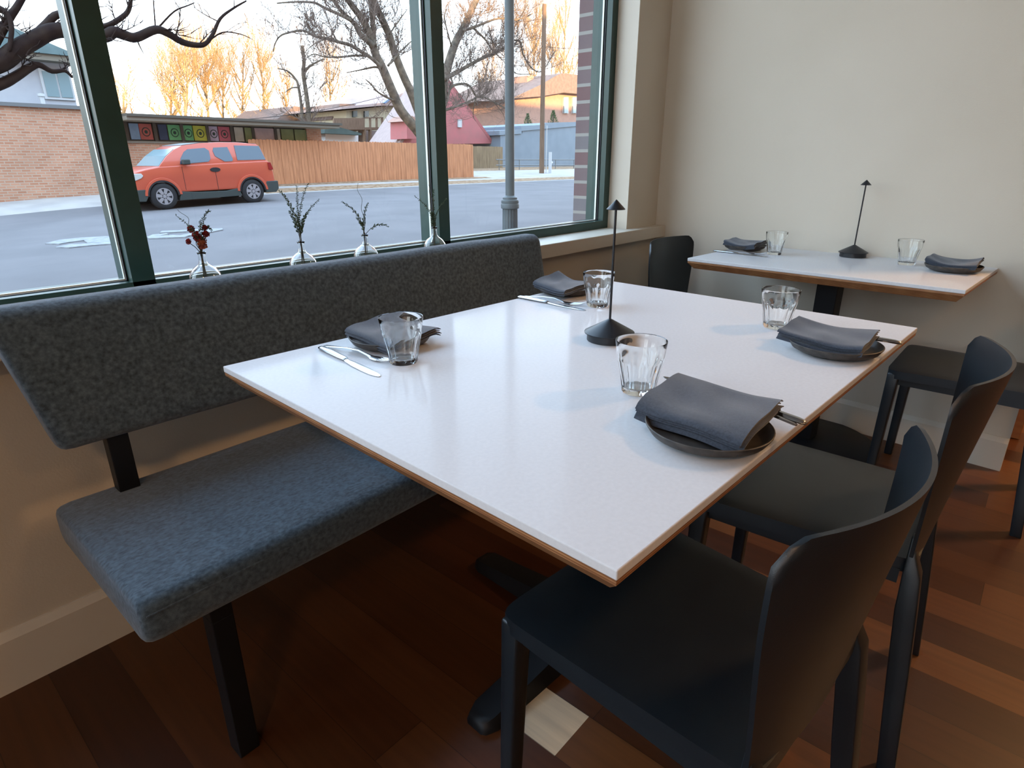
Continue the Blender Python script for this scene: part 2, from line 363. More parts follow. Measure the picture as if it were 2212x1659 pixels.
# ------------------------------------------------------------------ tables
def table(name, c, rz, sx, sy, foot, label):
    t = empty(name, (c[0], c[1], 0), rz, label=label, cat='table')
    MB().box(-sx/2, sx/2, -sy/2, sy/2, .738, .750).build('tabletop', 'quartz', t, bevel=.0015, seg=2)['label'] = 'white quartz tabletop slab'
    # plywood underside with a chamfered edge
    i = .020
    def ring(d, z): return [(-sx/2+d, -sy/2+d, z), (sx/2-d, -sy/2+d, z), (sx/2-d, sy/2-d, z), (-sx/2+d, sy/2-d, z)]
    vs = ring(.001, .738)+ring(.001, .7315)+ring(i, .7085)
    fs = [(0, 1, 2, 3), (11, 10, 9, 8)]+[(a+k, a+(k+1) % 4, a+4+(k+1) % 4, a+4+k) for a in (0, 4) for k in range(4)]
    MB().add(vs, fs).build('edge_panel', 'plywood', t)['label'] = 'brown plywood underside with chamfered edge'
    MB().box(-.038, .038, -.038, .038, .03, .70).build('column', 'black_metal', t, bevel=.003)
    MB().box(-.16, .16, -.16, .16, .70, .7085).build('mounting_plate', 'black_metal', t)
    if foot == 'cross':
        for k in range(4):
            a = k*PI/2
            T = Matrix.Rotation(a, 3, 'Z')
            b = MB()
            secs = [(.0, .045, .06), (.12, .042, .055), (.30, .040, .036), (.37, .040, .030), (.395, .030, .022), (.402, .02, .012)]
            vs = []
            for (x, w, h) in secs:
                vs += [T @ Vector((x, -w, .0)), T @ Vector((x, w, 0)), T @ Vector((x, w*.75, h)), T @ Vector((x, -w*.75, h))]
            fs = [(3, 2, 1, 0), tuple(len(vs)-4+q for q in range(4))]+[(j*4+q, j*4+(q+1) % 4, j*4+4+(q+1) % 4, j*4+4+q) for j in range(len(secs)-1) for q in range(4)]
            b.add(vs, fs).build('foot', 'black_metal', t, smooth=40)
    else:
        MB().lathe([(.26, 0), (.28, .004), (.28, .012), (.27, .018), (.08, .030), (.055, .034)], 48).build('base_plate', 'black_metal', t, smooth=30)
    return t
T1 = table('dining_table', (1.0598, .6656), math.radians(-2.407), 1.2252, .9002, 'cross', 'large white-topped dining table in front of the bench')
T2 = table('dining_table', (2.5525, .6025), math.radians(-3.8592), .5545, .9234, 'disc', 'small white-topped table standing against the right wall')

# ------------------------------------------------------------------ bench
bn = empty('bench', (1.0, 1.25, 0), label='long charcoal upholstered bench with backrest below the window', cat='bench')
def rr_section(y0, y1, z0, z1, r, n=5):
    pts = []
    for cy, cz, a0 in ((y1-r, z0+r, -PI/2), (y1-r, z1-r, 0), (y0+r, z1-r, PI/2), (y0+r, z0+r, PI)):
        for k in range(n+1):
            a = a0+k*PI/2/n; pts.append((cy+r*math.cos(a), cz+r*math.sin(a)))
    return pts
def cushion(x0, x1, y0, y1, z0, z1, r, shear=0., xs=0.):
    """rounded block along x; shear leans it back with height, xs slants the left end"""
    b = MB(); sec = rr_section(y0, y1, z0, z1, r); n = len(sec); vs = []
    cy, cz = (y0+y1)/2, (z0+z1)/2
    st = [(x0, .80), (x0+r*.12, .90), (x0+r*.4, .965), (x0+r, 1)]
    L = x1-x0
    st += [(x0+r+(L-2*r)*k/24, 1) for k in range(1, 24)]
    st += [(x1-r, 1), (x1-r*.4, .965), (x1-r*.12, .90), (x1, .80)]
    for x, f in st:
        for (yy, zz) in sec:
            hy, hz = (y1-y0)/2, (z1-z0)/2
            ins = (1-f)*r*3.2
            Y = cy+(yy-cy)*(hy-ins*.6)/hy; Z = cz+(zz-cz)*(hz-ins*.6)/hz
            wob = .0022*noise.noise(Vector((x*6, Y*9, Z*9)))
            fx = (x1-x)/L
            vs.append((x+xs*(z1-Z)/(z1-z0)*max(0, 1-(x-x0)/.5) - 1.0, Y+shear*(Z-z0)-1.25+wob, Z+wob))
    m = len(st)
    fs = [tuple(range(n-1, -1, -1)), tuple((m-1)*n+i for i in range(n))]+[(k*n+i, k*n+(i+1) % n, (k+1)*n+(i+1) % n, (k+1)*n+i) for k in range(m-1) for i in range(n)]
    return b.add(vs, fs)
seat = cushion(.196, 1.775, .955, 1.43, .368, .458, .028).build('seat_cushion', 'bench_fabric', bn, smooth=60)
MB().tube([(.205-1.0+(1.56)*k/30, .956-1.25, .4335) for k in range(31)], .0016, 6).build('piping', 'bench_fabric', seat)
back = cushion(.170, 1.762, 1.345, 1.420, .585, .868, .026, shear=.20, xs=.055).build('backrest_cushion', 'bench_fabric', bn, smooth=60)
for x in (.325, 1.62):
    MB().box(x-1.02, x-.98, 1.37-1.25, 1.405-1.25, .30, .64).build('back_post', 'black_metal', bn, bevel=.002)
    MB().box(x-1.02, x-.98, .985-1.25, 1.030-1.25, 0, .335).build('leg', 'black_metal', bn, bevel=.002)
    MB().box(x-1.02, x-.98, .985-1.25, 1.40-1.25, .335, .368).build('seat_rail', 'black_metal', bn, bevel=.002)

# ------------------------------------------------------------------ chairs
def hw(z):
    t = max(0, min(1, (z-.45)/.26)); t = t*t*(3-2*t)
    return .180+(.212-.180)*t
def make_chair():
    t = empty('dining_chair')
    # seat: soft-cornered plate
    def seatpt(u, v, z):
        x = (u-.5)*2; y = (v-.5)*2
        w = .200-.022*(1-v); r = .10
        # superellipse corners
        n = 14.; d = (abs(x)**n+abs(y)**n)**(1/n); m = max(abs(x), abs(y))
        k = (m/d) if d > 1e-6 else 1
        return (x*w*k, y*.205*k-.0, z-.0035*(max(abs(x), abs(y))**10))
    MB().slab(lambda u, v: seatpt(u, v, .460-.004*(1-((u-.5)*2)**2)*(1-((v-.5)*2)**2)), lambda u, v: Vector(seatpt(u, v, .432)), 24, 24).build('seat', 'chair_paint', t, smooth=35)
    def sh(s, q, off):
        a = abs(s)
        ztop = .789-.030*max(0, (a-.84)/.16)**2.2
        z = .437+(ztop-.437)*q
        w = hw(z)
        if q > .93: w *= 1-.02*((q-.93)/.07)**2
        x = w*s
        lean = .205+.055*((z-.437)/.36)
        cur = (.016+.052*((z-.437)/.36))*(a**2.0)
        return Vector((x*(1-off*.0), -lean+cur-off, z))
    MB().slab(lambda u, v: sh(u*2-1, v, -.001), lambda u, v: sh(u*2-1, v, .005), 32, 24).build('backrest', 'chair_paint', t, smooth=50)
    def leg(top, bot, w0, w1, zt):
        b = MB(); vs = []
        for k in range(7):
            q = k/6; p = Vector(top).lerp(Vector(bot), q); w = w0+(w1-w0)*q
            for dx, dy in ((-1, -1), (1, -1), (1, 1), (-1, 1)): vs.append((p.x+dx*w/2, p.y+dy*w/2, zt*(1-q)))
        fs = [(3, 2, 1, 0), (24, 25, 26, 27)]+[(j*4+q, j*4+(q+1) % 4, j*4+4+(q+1) % 4, j*4+4+q) for j in range(6) for q in range(4)]
        b.add(vs, fs).build('leg', 'chair_paint', t, bevel=.005, seg=2, smooth=50)
    for s in (-1, 1):
        leg((s*.178, .182), (s*.188, .190), .036, .027, .446)
        # rear leg flares into the shell
        b = MB(); vs = []
        prof = [(.0, .198, -.240, .033, .030), (.12, .190, -.228, .036, .032), (.24, .182, -.216, .039, .034), (.36, .176, -.204, .040, .034), (.43, .171, -.199, .038, .028), (.465, .166, -.192, .028, .014), (.50, .162, -.188, .018, .006)]
        for (z, x, y, wxx, wy) in prof:
            for dx, dy in ((-1, -1), (1, -1), (1, 1), (-1, 1)): vs.append((s*x+dx*wxx/2, y+dy*wy/2, z))
        m = len(prof)
        fs = [(0, 1, 2, 3), tuple(4*(m-1)+q for q in (3, 2, 1, 0))]+[(j*4+q, j*4+(q+1) % 4, j*4+4+(q+1) % 4, j*4+4+q) for j in range(m-1) for q in range(4)]
        b.add(vs, fs).build('leg', 'chair_paint', t, bevel=.0028, seg=2, smooth=50)
    MB().box(-.16, .16, .176, .192, .405, .434).box(-.16, .16, -.20, -.186, .405, .434).box(-.180, -.166, -.18, .17, .405, .434).box(.166, .180, -.18, .17, .405, .434).build('seat_frame', 'chair_paint', t)
    return t
ch = make_chair()
bpy.context.view_layer.update()
CH_POS = [(.742, .302, -5., 'nearest black chair, at the front corner of the large white table'),
          (1.300, .262, 3., 'black chair tucked under the large table just behind the nearest chair'),
          (2.478, .118, 0., 'black chair by the right wall at the near end of the small table'),
          (2.530, 1.065, 181., 'black chair in the corner below the window at the far end of the small table')]
for i, (x, y, a, lb) in enumerate(CH_POS):
    c = ch if i == 0 else copy_tree(ch)
    c.location = (x, y, 0); c.rotation_euler = (0, 0, math.radians(a))
    tag(c, lb, 'chair', 'black dining chairs around the two tables')

# ------------------------------------------------------------------ place settings
def make_plate():
    prof = [(.0, 0), (.060, 0), (.066, .002), (.080, .009), (.0868, .0195), (.0872, .0212), (.0860, .0220), (.0840, .0212), (.0775, .0120), (.070, .0085), (.0, .0078)]
    return MB().lathe(prof, 56, caps=False).build('plate', 'stoneware', smooth=40)
PL = [((.772, 1.018), 'dark round plate under the napkin at the left end of the large table'),
      ((.767, .305), 'dark round plate under the napkin nearest the camera'),
      ((1.319, .284), 'dark round plate under the napkin at the right end of the large table'),
      ((1.447, 1.050), 'dark round plate under the napkin at the far corner of the large table'),
      ((2.690, 1.003), 'dark round plate under the napkin at the window end of the small table'),
      ((2.620, .240), 'dark round plate under the napkin at the near end of the small table')]
pl = make_plate()
for i, (p, lb) in enumerate(PL):
    o = pl if i == 0 else pl.copy()
    if i: COL.objects.link(o)
    o.location = (p[0], p[1], .7502); tag(o, lb, 'plate', 'dark stoneware plates')

def napkin(cor, seed, sag, label, hang=0., layers=4):
    C0 = [Vector(p) for p in cor]
    cen = sum(C0, Vector())/4; cen.z = .77
    r = random.Random(seed); ph = [r.uniform(0, 6) for _ in range(6)]
    b = MB(); th = .0038
    for L in range(layers):
        i0 = r.uniform(-.02, .02)*(L > 0); i1 = r.uniform(-.02, .02)*(L > 0); j0 = r.uniform(-.01, .03)*(L > 0); j1 = r.uniform(-.01, .03)*(L > 0)
        def base(u, v, L=L, i0=i0, i1=i1, j0=j0, j1=j1):
            uu = i0+u*(1+i1-i0); vv = j0+v*(1-j1-j0)
            # u: from the P0-P1 end to the P3-P2 end, v: from far edge (P0-P3) to near edge (P1-P2)
            A = C0[0].lerp(C0[3], uu); B = C0[1].lerp(C0[2], uu); p = A.lerp(B, vv)
            s = 4*uu*(1-uu)
            z = -sag*s*(.75+.5*math.cos(2.5*(vv-.4)))
            z += .0016*math.sin(7*uu+4*vv+ph[0])+.0012*math.sin(11*vv-5*uu+ph[1])
            z += .0022*math.exp(-((uu-.45-.25*(vv-.5))/.10)**2)*math.sin(PI*vv)
            z -= hang*max(0, vv-.82)*1.4
            edge = max(0, abs(vv-.5)*2-.86)/.14
            z -= .004*edge**2
            p = p + Vector((0, 0, z-L*(th+.0006)))
            p.z = max(p.z, .7585-L*.0004)
            return p-cen
        rz = th/2
        def top(u, v, base=base): return base(u, v)
        def bot(u, v, base=base):
            e = min(1, min(u, 1-u, v, 1-v)/.03); return base(u, v)-Vector((0, 0, th*(.35+.65*e)))
        b.slab(top, bot, 26, 20)
    return tag(b.build('napkin', 'napkin_cloth', smooth=70, loc=cen), label, 'napkin', 'folded dark grey cloth napkins')
napkin([(.823, 1.076, .799), (.707, 1.089, .788), (.700, .933, .782), (.843, .936, .785)], 1, .004, 'dark grey napkin on the plate at the left end of the large table', .01)
napkin([(.884, .408, .796), (.734, .403, .790), (.715, .239, .789), (.858, .237, .799)], 2, .003, 'large dark grey napkin nearest the camera, covering its plate', .02, 5)
napkin([(1.389, .378, .799), (1.278, .387, .789), (1.255, .223, .787), (1.377, .220, .799)], 3, .008, 'dark grey napkin sagging over the plate at the right end of the large table', 0, 4)
napkin([(1.475, 1.095, .805), (1.378, 1.121, .790), (1.335, .975, .786), (1.466, .968, .791)], 4, .008, 'dark grey napkin on the plate at the far corner of the large table', .01)
napkin([(2.760, 1.070, .795), (2.640, 1.080, .786), (2.600, .930, .786), (2.735, .925, .795)], 5, .010, 'dark grey napkin on the plate at the window end of the small table', 0)
napkin([(2.690, .310, .800), (2.600, .325, .790), (2.540, .170, .788), (2.690, .165, .799)], 6, .014, 'dark grey napkin curling up at both ends on the near end of the small table', 0)

def flat_path(pts, w, th, zs, n=10):
    """rounded strip along local y: pts = y stations, w = widths, zs = heights of the underside"""
    vs = []
    for y, ww, t, z in zip(pts, w, th, zs):
        for k in range(n):
            a = 2*PI*k/n; vs.append((ww/2*math.cos(a), y, z+t/2+t/2*math.sin(a)))
    m = len(pts)
    fs = [tuple(range(n-1, -1, -1)), tuple((m-1)*n+i for i in range(n))]+[(k*n+i, k*n+(i+1) % n, (k+1)*n+(i+1) % n, (k+1)*n+i) for k in range(m-1) for i in range(n)]
    return MB().add(vs, fs)
def make_knife():
    t = empty('knife')
    flat_path([0, .003, .012, .05, .09, .108, .112], [.008, .013, .0155, .0165, .0145, .0125, .010], [.003, .006, .008, .0085, .0075, .006, .004], [.001, .0005, 0, 0, 0, .0008, .001]).build('handle', 'steel', t, smooth=60)
    flat_path([.110, .120, .15, .19, .215, .232, .238], [.009, .013, .0185, .0195, .0175, .011, .004], [.003, .0022, .0016, .0014, .0012, .001, .0008], [.0015, .001, .0008, .0006, .0005, .0005, .0005], 8).build('blade', 'steel', t, smooth=60)
    return t
def make_fork():
    t = empty('fork')
    flat_path([0, .004, .03, .07, .105, .130, .140], [.006, .011, .012, .0085, .006, .008, .014], [.002, .003, .003, .0032, .0034, .003, .0022], [.0006, .001, .003, .007, .0075, .003, .0015]).build('handle', 'steel', t, smooth=60)
    b = flat_path([.138, .146, .158, .166], [.012, .021, .0235, .023], [.0022, .002, .002, .002], [.0016, .001, .0006, .001], 8)
    for k in range(4):
        x = (k-1.5)*.0066
        b.tube([(x, .164, .002), (x, .180, .003), (x*.97, .195, .006), (x*.95, .204, .010)], [.0016, .0015, .0012, .0006], 6)
    b.build('tines', 'steel', t, smooth=60)
    return t
kn = make_knife(); fk = make_fork(); bpy.context.view_layer.update()
def put(proto, first, p, q, z, lb, cat, grp, tilt=0.):
    """handle end at p, pointing to q"""
    c = proto if first else copy_tree(proto)
    d = Vector(q)-Vector(p); a = math.atan2(d.y, d.x)-PI/2
    c.location = (p[0], p[1], z); c.rotation_euler = (tilt, 0, a); tag(c, lb, cat, grp)
K = [((.652, 1.100), (.624, .861), .7502, 'steel knife lying on the large table at its left end', 0),
     ((1.300, 1.112), (1.293, .876), .7502, 'steel knife lying on the large table at its far corner near the bench', 0),
     ((2.548, 1.082), (2.530, .836), .7502, 'steel knife lying on the small table at its window end', 0),
     ((.845, .199), (.880, .44), .7730, 'steel knife poking out from under the napkin nearest the camera', .03),
     ((1.375, .178), (1.35, .40), .7735, 'steel knife poking out from under the napkin at the right end of the large table', .03)]
for i, (p, q, z, lb, tl) in enumerate(K): put(kn, i == 0, p, q, z, lb, 'knife', 'steel table knives', tl)
Fk = [((.664, 1.102), (.688, .90), .7518, 'steel fork crossing the knife at the left end of the large table', .0),
      ((1.312, 1.105), (1.330, .90), .7518, 'steel fork crossing the knife at the far corner of the large table', .0),
      ((2.560, 1.075), (2.575, .87), .7518, 'steel fork crossing the knife on the small table', .0),
      ((.834, .208), (.862, .41), .7730, 'steel fork handle beside the knife under the napkin nearest the camera', .03)]
for i, (p, q, z, lb, tl) in enumerate(Fk): put(fk, i == 0, p, q, z, lb, 'fork', 'steel table forks', tl)

def make_tumbler():
    n = 72
    def fac(a, k):
        # nine flat facets on the lower wall
        if k in (2, 3, 4, 5, 6):
            s = 2*PI/9; x = (a % s)-s/2
            f = math.cos(s/2)/math.cos(x)
            amt = {2: .6, 3: 1, 4: 1, 5: 1, 6: .8}[k]
            return 1+amt*(f*1.025-1)
        return 1
    prof = [(.0, 0), (.0262, 0), (.0278, .0025), (.0300, .020), (.0335, .040), (.0366, .054), (.0378, .0580), (.0392, .0640), (.0412, .080), (.0424, .0885), (.0420, .0900), (.0405, .0895),
            (.0385, .078), (.0362, .062), (.0338, .050), (.0290, .028), (.0255, .0125), (.022, .0092), (.0, .0085)]
    return MB().lathe(prof, n, caps=False, fac=fac).build('tumbler', 'glass', smooth=28)
GL = [((.7090, .8990), 'empty faceted glass tumbler by the plate at the left end of the large table'),
      ((.8650, .4720), 'empty faceted glass tumbler nearest the camera, beside the black table lamp'),
      ((1.4450, .4420), 'empty faceted glass tumbler by the plate at the right end of the large table'),
      ((1.3600, .8820), 'empty faceted glass tumbler behind the black lamp of the large table'),
      ((2.6290, .8550), 'empty glass tumbler at the window end of the small table'),
      ((2.6750, .3900), 'empty glass tumbler at the near end of the small table, right of the lamp')]
gl = make_tumbler()
for i, (p, lb) in enumerate(GL):
    o = gl if i == 0 else gl.copy()
    if i: COL.objects.link(o)
    o.location = (p[0], p[1], .7503); o.rotation_euler = (0, 0, i*.3); tag(o, lb, 'glass', 'faceted glass tumblers')

def make_lamp():
    t = empty('table_lamp')
    MB().lathe([(.0, 0), (.047, 0), (.048, .001), (.048, .016), (.0535, .0165), (.0540, .0185), (.047, .0225), (.006, .0455), (.003, .047), (0, .047)], 64, caps=False).build('base', 'black_lamp', t, smooth=30)
    MB().tube([(0, 0, .044), (0, 0, .28)], .0026, 12).build('stem', 'black_lamp', t, smooth=40)
    MB().lathe([(0, .274), (.0185, .2735), (.0192, .2745), (.001, .2928), (0, .293)], 40, caps=False).build('shade', 'black_lamp', t, smooth=30)
    return t
lm = make_lamp(); bpy.context.view_layer.update()
tag(lm, 'slim black lamp with small cone top standing on the large table', 'lamp', 'black cordless table lamps'); lm.location = (1.100, .680, .7502)
l2 = copy_tree(lm); l2.location = (2.763, .592, .7502); tag(l2, 'slim black lamp with small cone top on the small table by the wall', 'lamp', 'black cordless table lamps')

# ------------------------------------------------------------------ vases and sprigs on the sill
VX = [.633, .902, 1.114, 1.391]; VY = [1.556, 1.558, 1.558, 1.556]
def make_vase():
    o = [(.0, 0), (.018, 0), (.024, .0015), (.0335, .012), (.0375, .027), (.0375, .036), (.0345, .050), (.026, .063), (.015, .071), (.0100, .076), (.0090, .083), (.0092, .097), (.0108, .1025)]
    i = [(.0098, .1035), (.0080, .097), (.0078, .083), (.0086, .076), (.014, .069), (.0247, .0615), (.033, .0495), (.0359, .036), (.0359, .028), (.032, .0135), (.0225, .0035), (0, .0028)]
    return MB().lathe(o+i, 48, caps=False).build('bud_vase', 'glass', smooth=180)
vs_ = make_vase()
VL = ['round clear bud vase holding red dried flowers, leftmost on the sill', 'round clear bud vase with the bushiest leafy sprigs, second from the left on the sill',
      'round clear bud vase with a curving bare twig, third from the left on the sill', 'round clear bud vase in front of the middle window mullion']
for i in range(4):
    o = vs_ if i == 0 else vs_.copy()
    if i: COL.objects.link(o)
    o.location = (VX[i], VY[i], .8075); tag(o, VL[i], 'vase', 'glass bud vases on the sill')
def bez(p, c, q, n):
    return [Vector(p)*(1-k/n)**2+Vector(c)*2*(k/n)*(1-k/n)+Vector(q)*(k/n)**2 for k in range(n+1)]
def sprig(i, tip, label, lean=0., leaves=26, start=.25, size=.0048, kind='leafy_sprig', bend=0., gold=False):
    r = random.Random(hash((i, round(tip[0]*1000))) % 9999)
    b0 = Vector((VX[i]+r.uniform(-.006, .006), VY[i]+r.uniform(-.006, .006), .822)); nk = Vector((VX[i]+r.uniform(-.003, .003), VY[i]+r.uniform(-.003, .003), .908))
    q = Vector((tip[0], VY[i]+lean, tip[1]))
    side = (q-nk); ctrl = nk+Vector((0, lean*.3, side.z*.62+bend))
    if bend: ctrl = nk+Vector((side.x*.55, lean*.4, side.z*.6+bend))
    pts = [b0, b0.lerp(nk, .5), nk]+bez(nk, ctrl, q, 18)[1:]
    if leaves == 0:
        for k in range(3, len(pts)): pts[k] = pts[k]+Vector((.0045*math.sin(k*.9+i), 0, 0))
    o = Vector((VX[i], VY[i], .8075))
    m = len(pts)
    t = MB().tube([p-o for p in pts], [.0010-.0006*k/m for k in range(m)], 5).build(kind, 'sprig_stem', smooth=60, loc=o)
    tag(t, label, 'sprig', 'sprigs in the bud vases')
    if leaves:
        lf = MB(); body = pts[2:]; n = len(body)-1
        for k in range(leaves):
            f = start+(1-start)*k/(leaves-1); x = f*n; a = int(min(x, n-1)); p = body[a].lerp(body[a+1], x-a); tg = (body[a+1]-body[a]).normalized()
            for s in (0, 1):
                ang = k*2.4+s*PI+r.uniform(-.5, .5)
                w = tg.orthogonal().normalized(); w.rotate(Matrix.Rotation(ang, 3, tg))
                d = (w*.85+tg*.5).normalized(); c = d.cross(tg).normalized(); L = 1.6*size*r.uniform(.6, 1.25)*(1-.45*f)
                up = d.cross(c)*.18*L
                pp = p-o
                lf.add([pp, pp+d*L*.45+c*L*.36+up, pp+d*L*1.15, pp+d*L*.45-c*L*.36+up, pp+d*L*.5-up*1.2], [(0, 1, 4), (1, 2, 4), (2, 3, 4), (3, 0, 4), (0, 3, 2, 1)])
        lf.build('leaves', 'sprig_leaf', t)
    return t
sprig(0, (.587, .999), 'leafy sprig leaning left out of the red flower vase', leaves=14, lean=-.01)
sprig(0, (.675, 1.003), 'arched leafy sprig reaching right above the red flowers', leaves=20, lean=.01, bend=.05)
sprig(0, (.600, 1.012), 'thin bare twig standing left in the red flower vase', leaves=0)
sprig(0, (.672, .955), 'leafy sprig hanging to the right of the red flowers', leaves=18, lean=.015, bend=.06)
sprig(0, (.640, .985), 'short leafy sprig upright in the middle of the red flower vase', leaves=18, lean=-.01)
sprig(1, (.859, 1.044), 'long leafy sprig leaning left in the bushiest vase', leaves=34, size=.006)
sprig(1, (.917, 1.052), 'tall upright leafy sprig left of the tallest one in the bushiest vase', leaves=24, lean=.01)
sprig(1, (.940, 1.060), 'tallest leafy sprig in the bushiest vase', leaves=26, lean=-.008)
sprig(1, (.972, 1.016), 'leafy sprig leaning right in the bushiest vase', leaves=28)
sprig(1, (.886, .990), 'short leafy sprig leaning left in the bushiest vase', leaves=26, size=.006, lean=.012)
sprig(1, (.925, .985), 'short bushy sprig in the middle of the bushiest vase', leaves=26, size=.006, lean=-.012)
sprig(2, (1.047, 1.008), 'leafy sprig leaning far left in the third vase', leaves=28)
sprig(2, (1.106, 1.057), 'curving bare twig, tallest in the third vase', leaves=0, lean=.005)
sprig(2, (1.136, 1.000), 'upright leafy sprig just right of the bare twig in the third vase', leaves=26)
sprig(2, (1.205, .925), 'drooping leafy sprig arching right out of the third vase', leaves=20, bend=.035)
sprig(2, (1.090, .960), 'short leafy sprig in the middle of the third vase', leaves=22)
sprig(3, (1.317, 1.010), 'thin leafy sprig leaning left before the middle mullion', leaves=18)
sprig(3, (1.372, 1.045), 'upright bare twig before the middle mullion', leaves=0)
sprig(3, (1.402, 1.030), 'upright leafy sprig before the middle mullion', leaves=26, lean=.006)
sprig(3, (1.448, .997), 'leafy sprig leaning right before the middle mullion', leaves=18, lean=-.004)
sprig(3, (1.385, .960), 'short dense green sprig in the vase before the middle mullion', leaves=34, size=.006, start=.02)
# dried flower heads
FH = [(-.004, .000, .948, .0095), (.010, .008, .936, .0085), (.016, -.006, .952, .007), (-.012, .006, .966, .0075), (-.026, -.002, .938, .0055), (.002, -.010, .928, .0095), (.020, .004, .966, .006)]
FLn = ['largest red dried flower head in the leftmost vase', 'red dried flower head just below the centre of the cluster', 'red dried flower head at the right of the cluster', 'red dried flower head at the top left of the cluster',
       'small red dried bud sticking out left of the cluster', 'orange red dried flower head at the bottom of the cluster', 'small red dried bud at the top right of the cluster']
for k, (dx, dy, z, r0) in enumerate(FH):
    rr = random.Random(k+70); o = Vector((VX[0]+dx, VY[0]+dy, z))
    b = MB()
    for j in range(26):
        a = j*2.4; ph = math.acos(1-2*(j+.5)/26)
        d = Vector((math.sin(ph)*math.cos(a), math.sin(ph)*math.sin(a), math.cos(ph))); c = d.orthogonal().normalized(); e = d.cross(c)
        p = d*r0*.35; q = d*r0*rr.uniform(.9, 1.25)
        b.add([p+c*r0*.1, p-c*r0*.1, q+e*r0*.5, q+d*r0*.15, q-e*r0*.5], [(0, 1, 2), (0, 2, 3), (1, 4, 3), (1, 0, 4), (2, 4, 3)])
    b.lathe([(0, -r0*.55), (r0*.5, -r0*.3), (r0*.55, 0), (r0*.3, r0*.45), (0, r0*.6)], 10, caps=False)
    h = b.build('dried_flower', 'dried_orange' if k in (5,) else 'dried_petal', loc=o)
    tag(h, FLn[k], 'flower', 'red dried flowers in the leftmost vase')
    nk = Vector((VX[0], VY[0], .906))-o
    MB().tube([Vector((0, 0, -r0*.4)), nk*.5+Vector((0, 0, .002)), nk, nk+Vector((0, 0, -.07))], .0009, 5).build('stem', 'sprig_stem', h)

# ================================================================== outside
def zr(x):
    if x < 3.58: return max(-.335+.045*(x-3.58), -.75)
    return -.02-.315*math.exp(-(x-3.58)/5)
def zg(x, y):
    z = zr(x)
    if y > 21: z += .11+.20*min(1, (y-21)/2.2)
    if y > 23.5: z += .03*min(y-23.5, 12)
    return z
def strip(name, m, x0, x1, y0, y1, dz=0., nx=60, ny=8, label=None, cat=None, kind='structure', th=.25):
    f = lambda u, v: (x0+(x1-x0)*u, y0+(y1-y0)*v, zg(x0+(x1-x0)*u, y0+(y1-y0)*v+1e-4)+dz)
    g = lambda u, v: Vector(f(u, v))-Vector((0, 0, th))
    return tag(MB().slab(f, g, nx, ny).build(name, m), label, cat, kind=kind)
strip('road', 'asphalt', -25, 90, 5.4, 21, label='grey asphalt street outside the window', cat='road', ny=12)
strip('sidewalk_near', 'concrete', -25, 90, 1.78, 5.4, dz=.12, label='concrete sidewalk right below the window outside', cat='sidewalk')
strip('sidewalk', 'concrete', -25, 11.2, 21, 23.3, label='pale concrete sidewalk along the brick building across the street', cat='sidewalk')
strip('kerb', 'concrete', 11.2, 90, 21, 21.18, label='low concrete kerb along the far side of the street', cat='kerb')
strip('leaf_strip', 'leaf_litter', 11.2, 90, 21.18, 22.15, dz=.01, label='strip of brown fallen leaves between kerb and far sidewalk', cat='fallen leaves', kind='stuff')
strip('sidewalk_far', 'concrete', 11.2, 90, 22.15, 22.75, label='concrete sidewalk in front of the cedar fence across the street', cat='sidewalk')
strip('leaf_strip', 'leaf_litter', 11.2, 24.5, 22.75, 23.36, dz=.01, label='brown leaf litter at the foot of the cedar fence', cat='fallen leaves', kind='stuff')
strip('driveway', 'concrete', 24.5, 90, 22.75, 29, dz=.005, label='pale concrete driveway in front of the bins and the blue grey building', cat='driveway')
strip('ground', 'leaf_litter', -40, 140, 24.2, 110, dz=-.06, label='bare ground behind the fences and houses', cat='ground')
# white bicycle marking painted on the road
def paint(polys, name, label):
    b = MB()
    for P in polys:
        pts = []
        for (u, v) in P:
            d = Fv + Rv*((u-1106)/FPX) + Uv*((829.5-v)/FPX)
            z = -.30
            for _ in range(6):
                p = CP+d*((z-CH)/d.z); z = zr(p.x)
            pts.append(p)
        n = len(pts); vs = [(p.x, p.y, zr(p.x)+.022) for p in pts]+[(p.x, p.y, zr(p.x)-.02) for p in pts]
        b.add(vs, [tuple(range(n)), tuple(range(2*n-1, n-1, -1))]+[(i, i+n, (i+1) % n+n, (i+1) % n) for i in range(n)])
    return tag(b.build(name, 'road_paint'), label, 'road marking')
paint([[(98, 528), (130, 520), (180, 515), (240, 512), (246, 516), (190, 520), (150, 525), (128, 529)], [(120, 536), (150, 530), (200, 527), (250, 522), (252, 528), (200, 532), (150, 537)],
       [(180, 520), (246, 516), (250, 523), (190, 527)]], 'road_marking', 'white rounded bicycle marking on the road, left of the thick window mullion')
paint([[(345, 505), (350, 501), (480, 495), (482, 498), (440, 506), (395, 513), (388, 511), (440, 500), (400, 502)], [(318, 514), (330, 509), (360, 506), (365, 508), (345, 511), (375, 510), (408, 511), (400, 514), (350, 516), (322, 517)]], 'road_marking', 'white arrow shaped marking on the road behind the leftmost vase')

def pole_solid(poly, y0, y1, name, m, parent=None, dz=None):
    """photo outline at depth y0, extruded to y1 in plain world y"""
    P = [at(u, v, y0) for u, v in poly]; n = len(P)
    vs = [tuple(p) for p in P]+[(p.x, y1, p.z) for p in P]
    return MB().add(vs, [tuple(range(n)), tuple(range(2*n-1, n-1, -1))]+[(i, i+n, (i+1) % n+n, (i+1) % n) for i in range(n)]).build(name, m, parent)

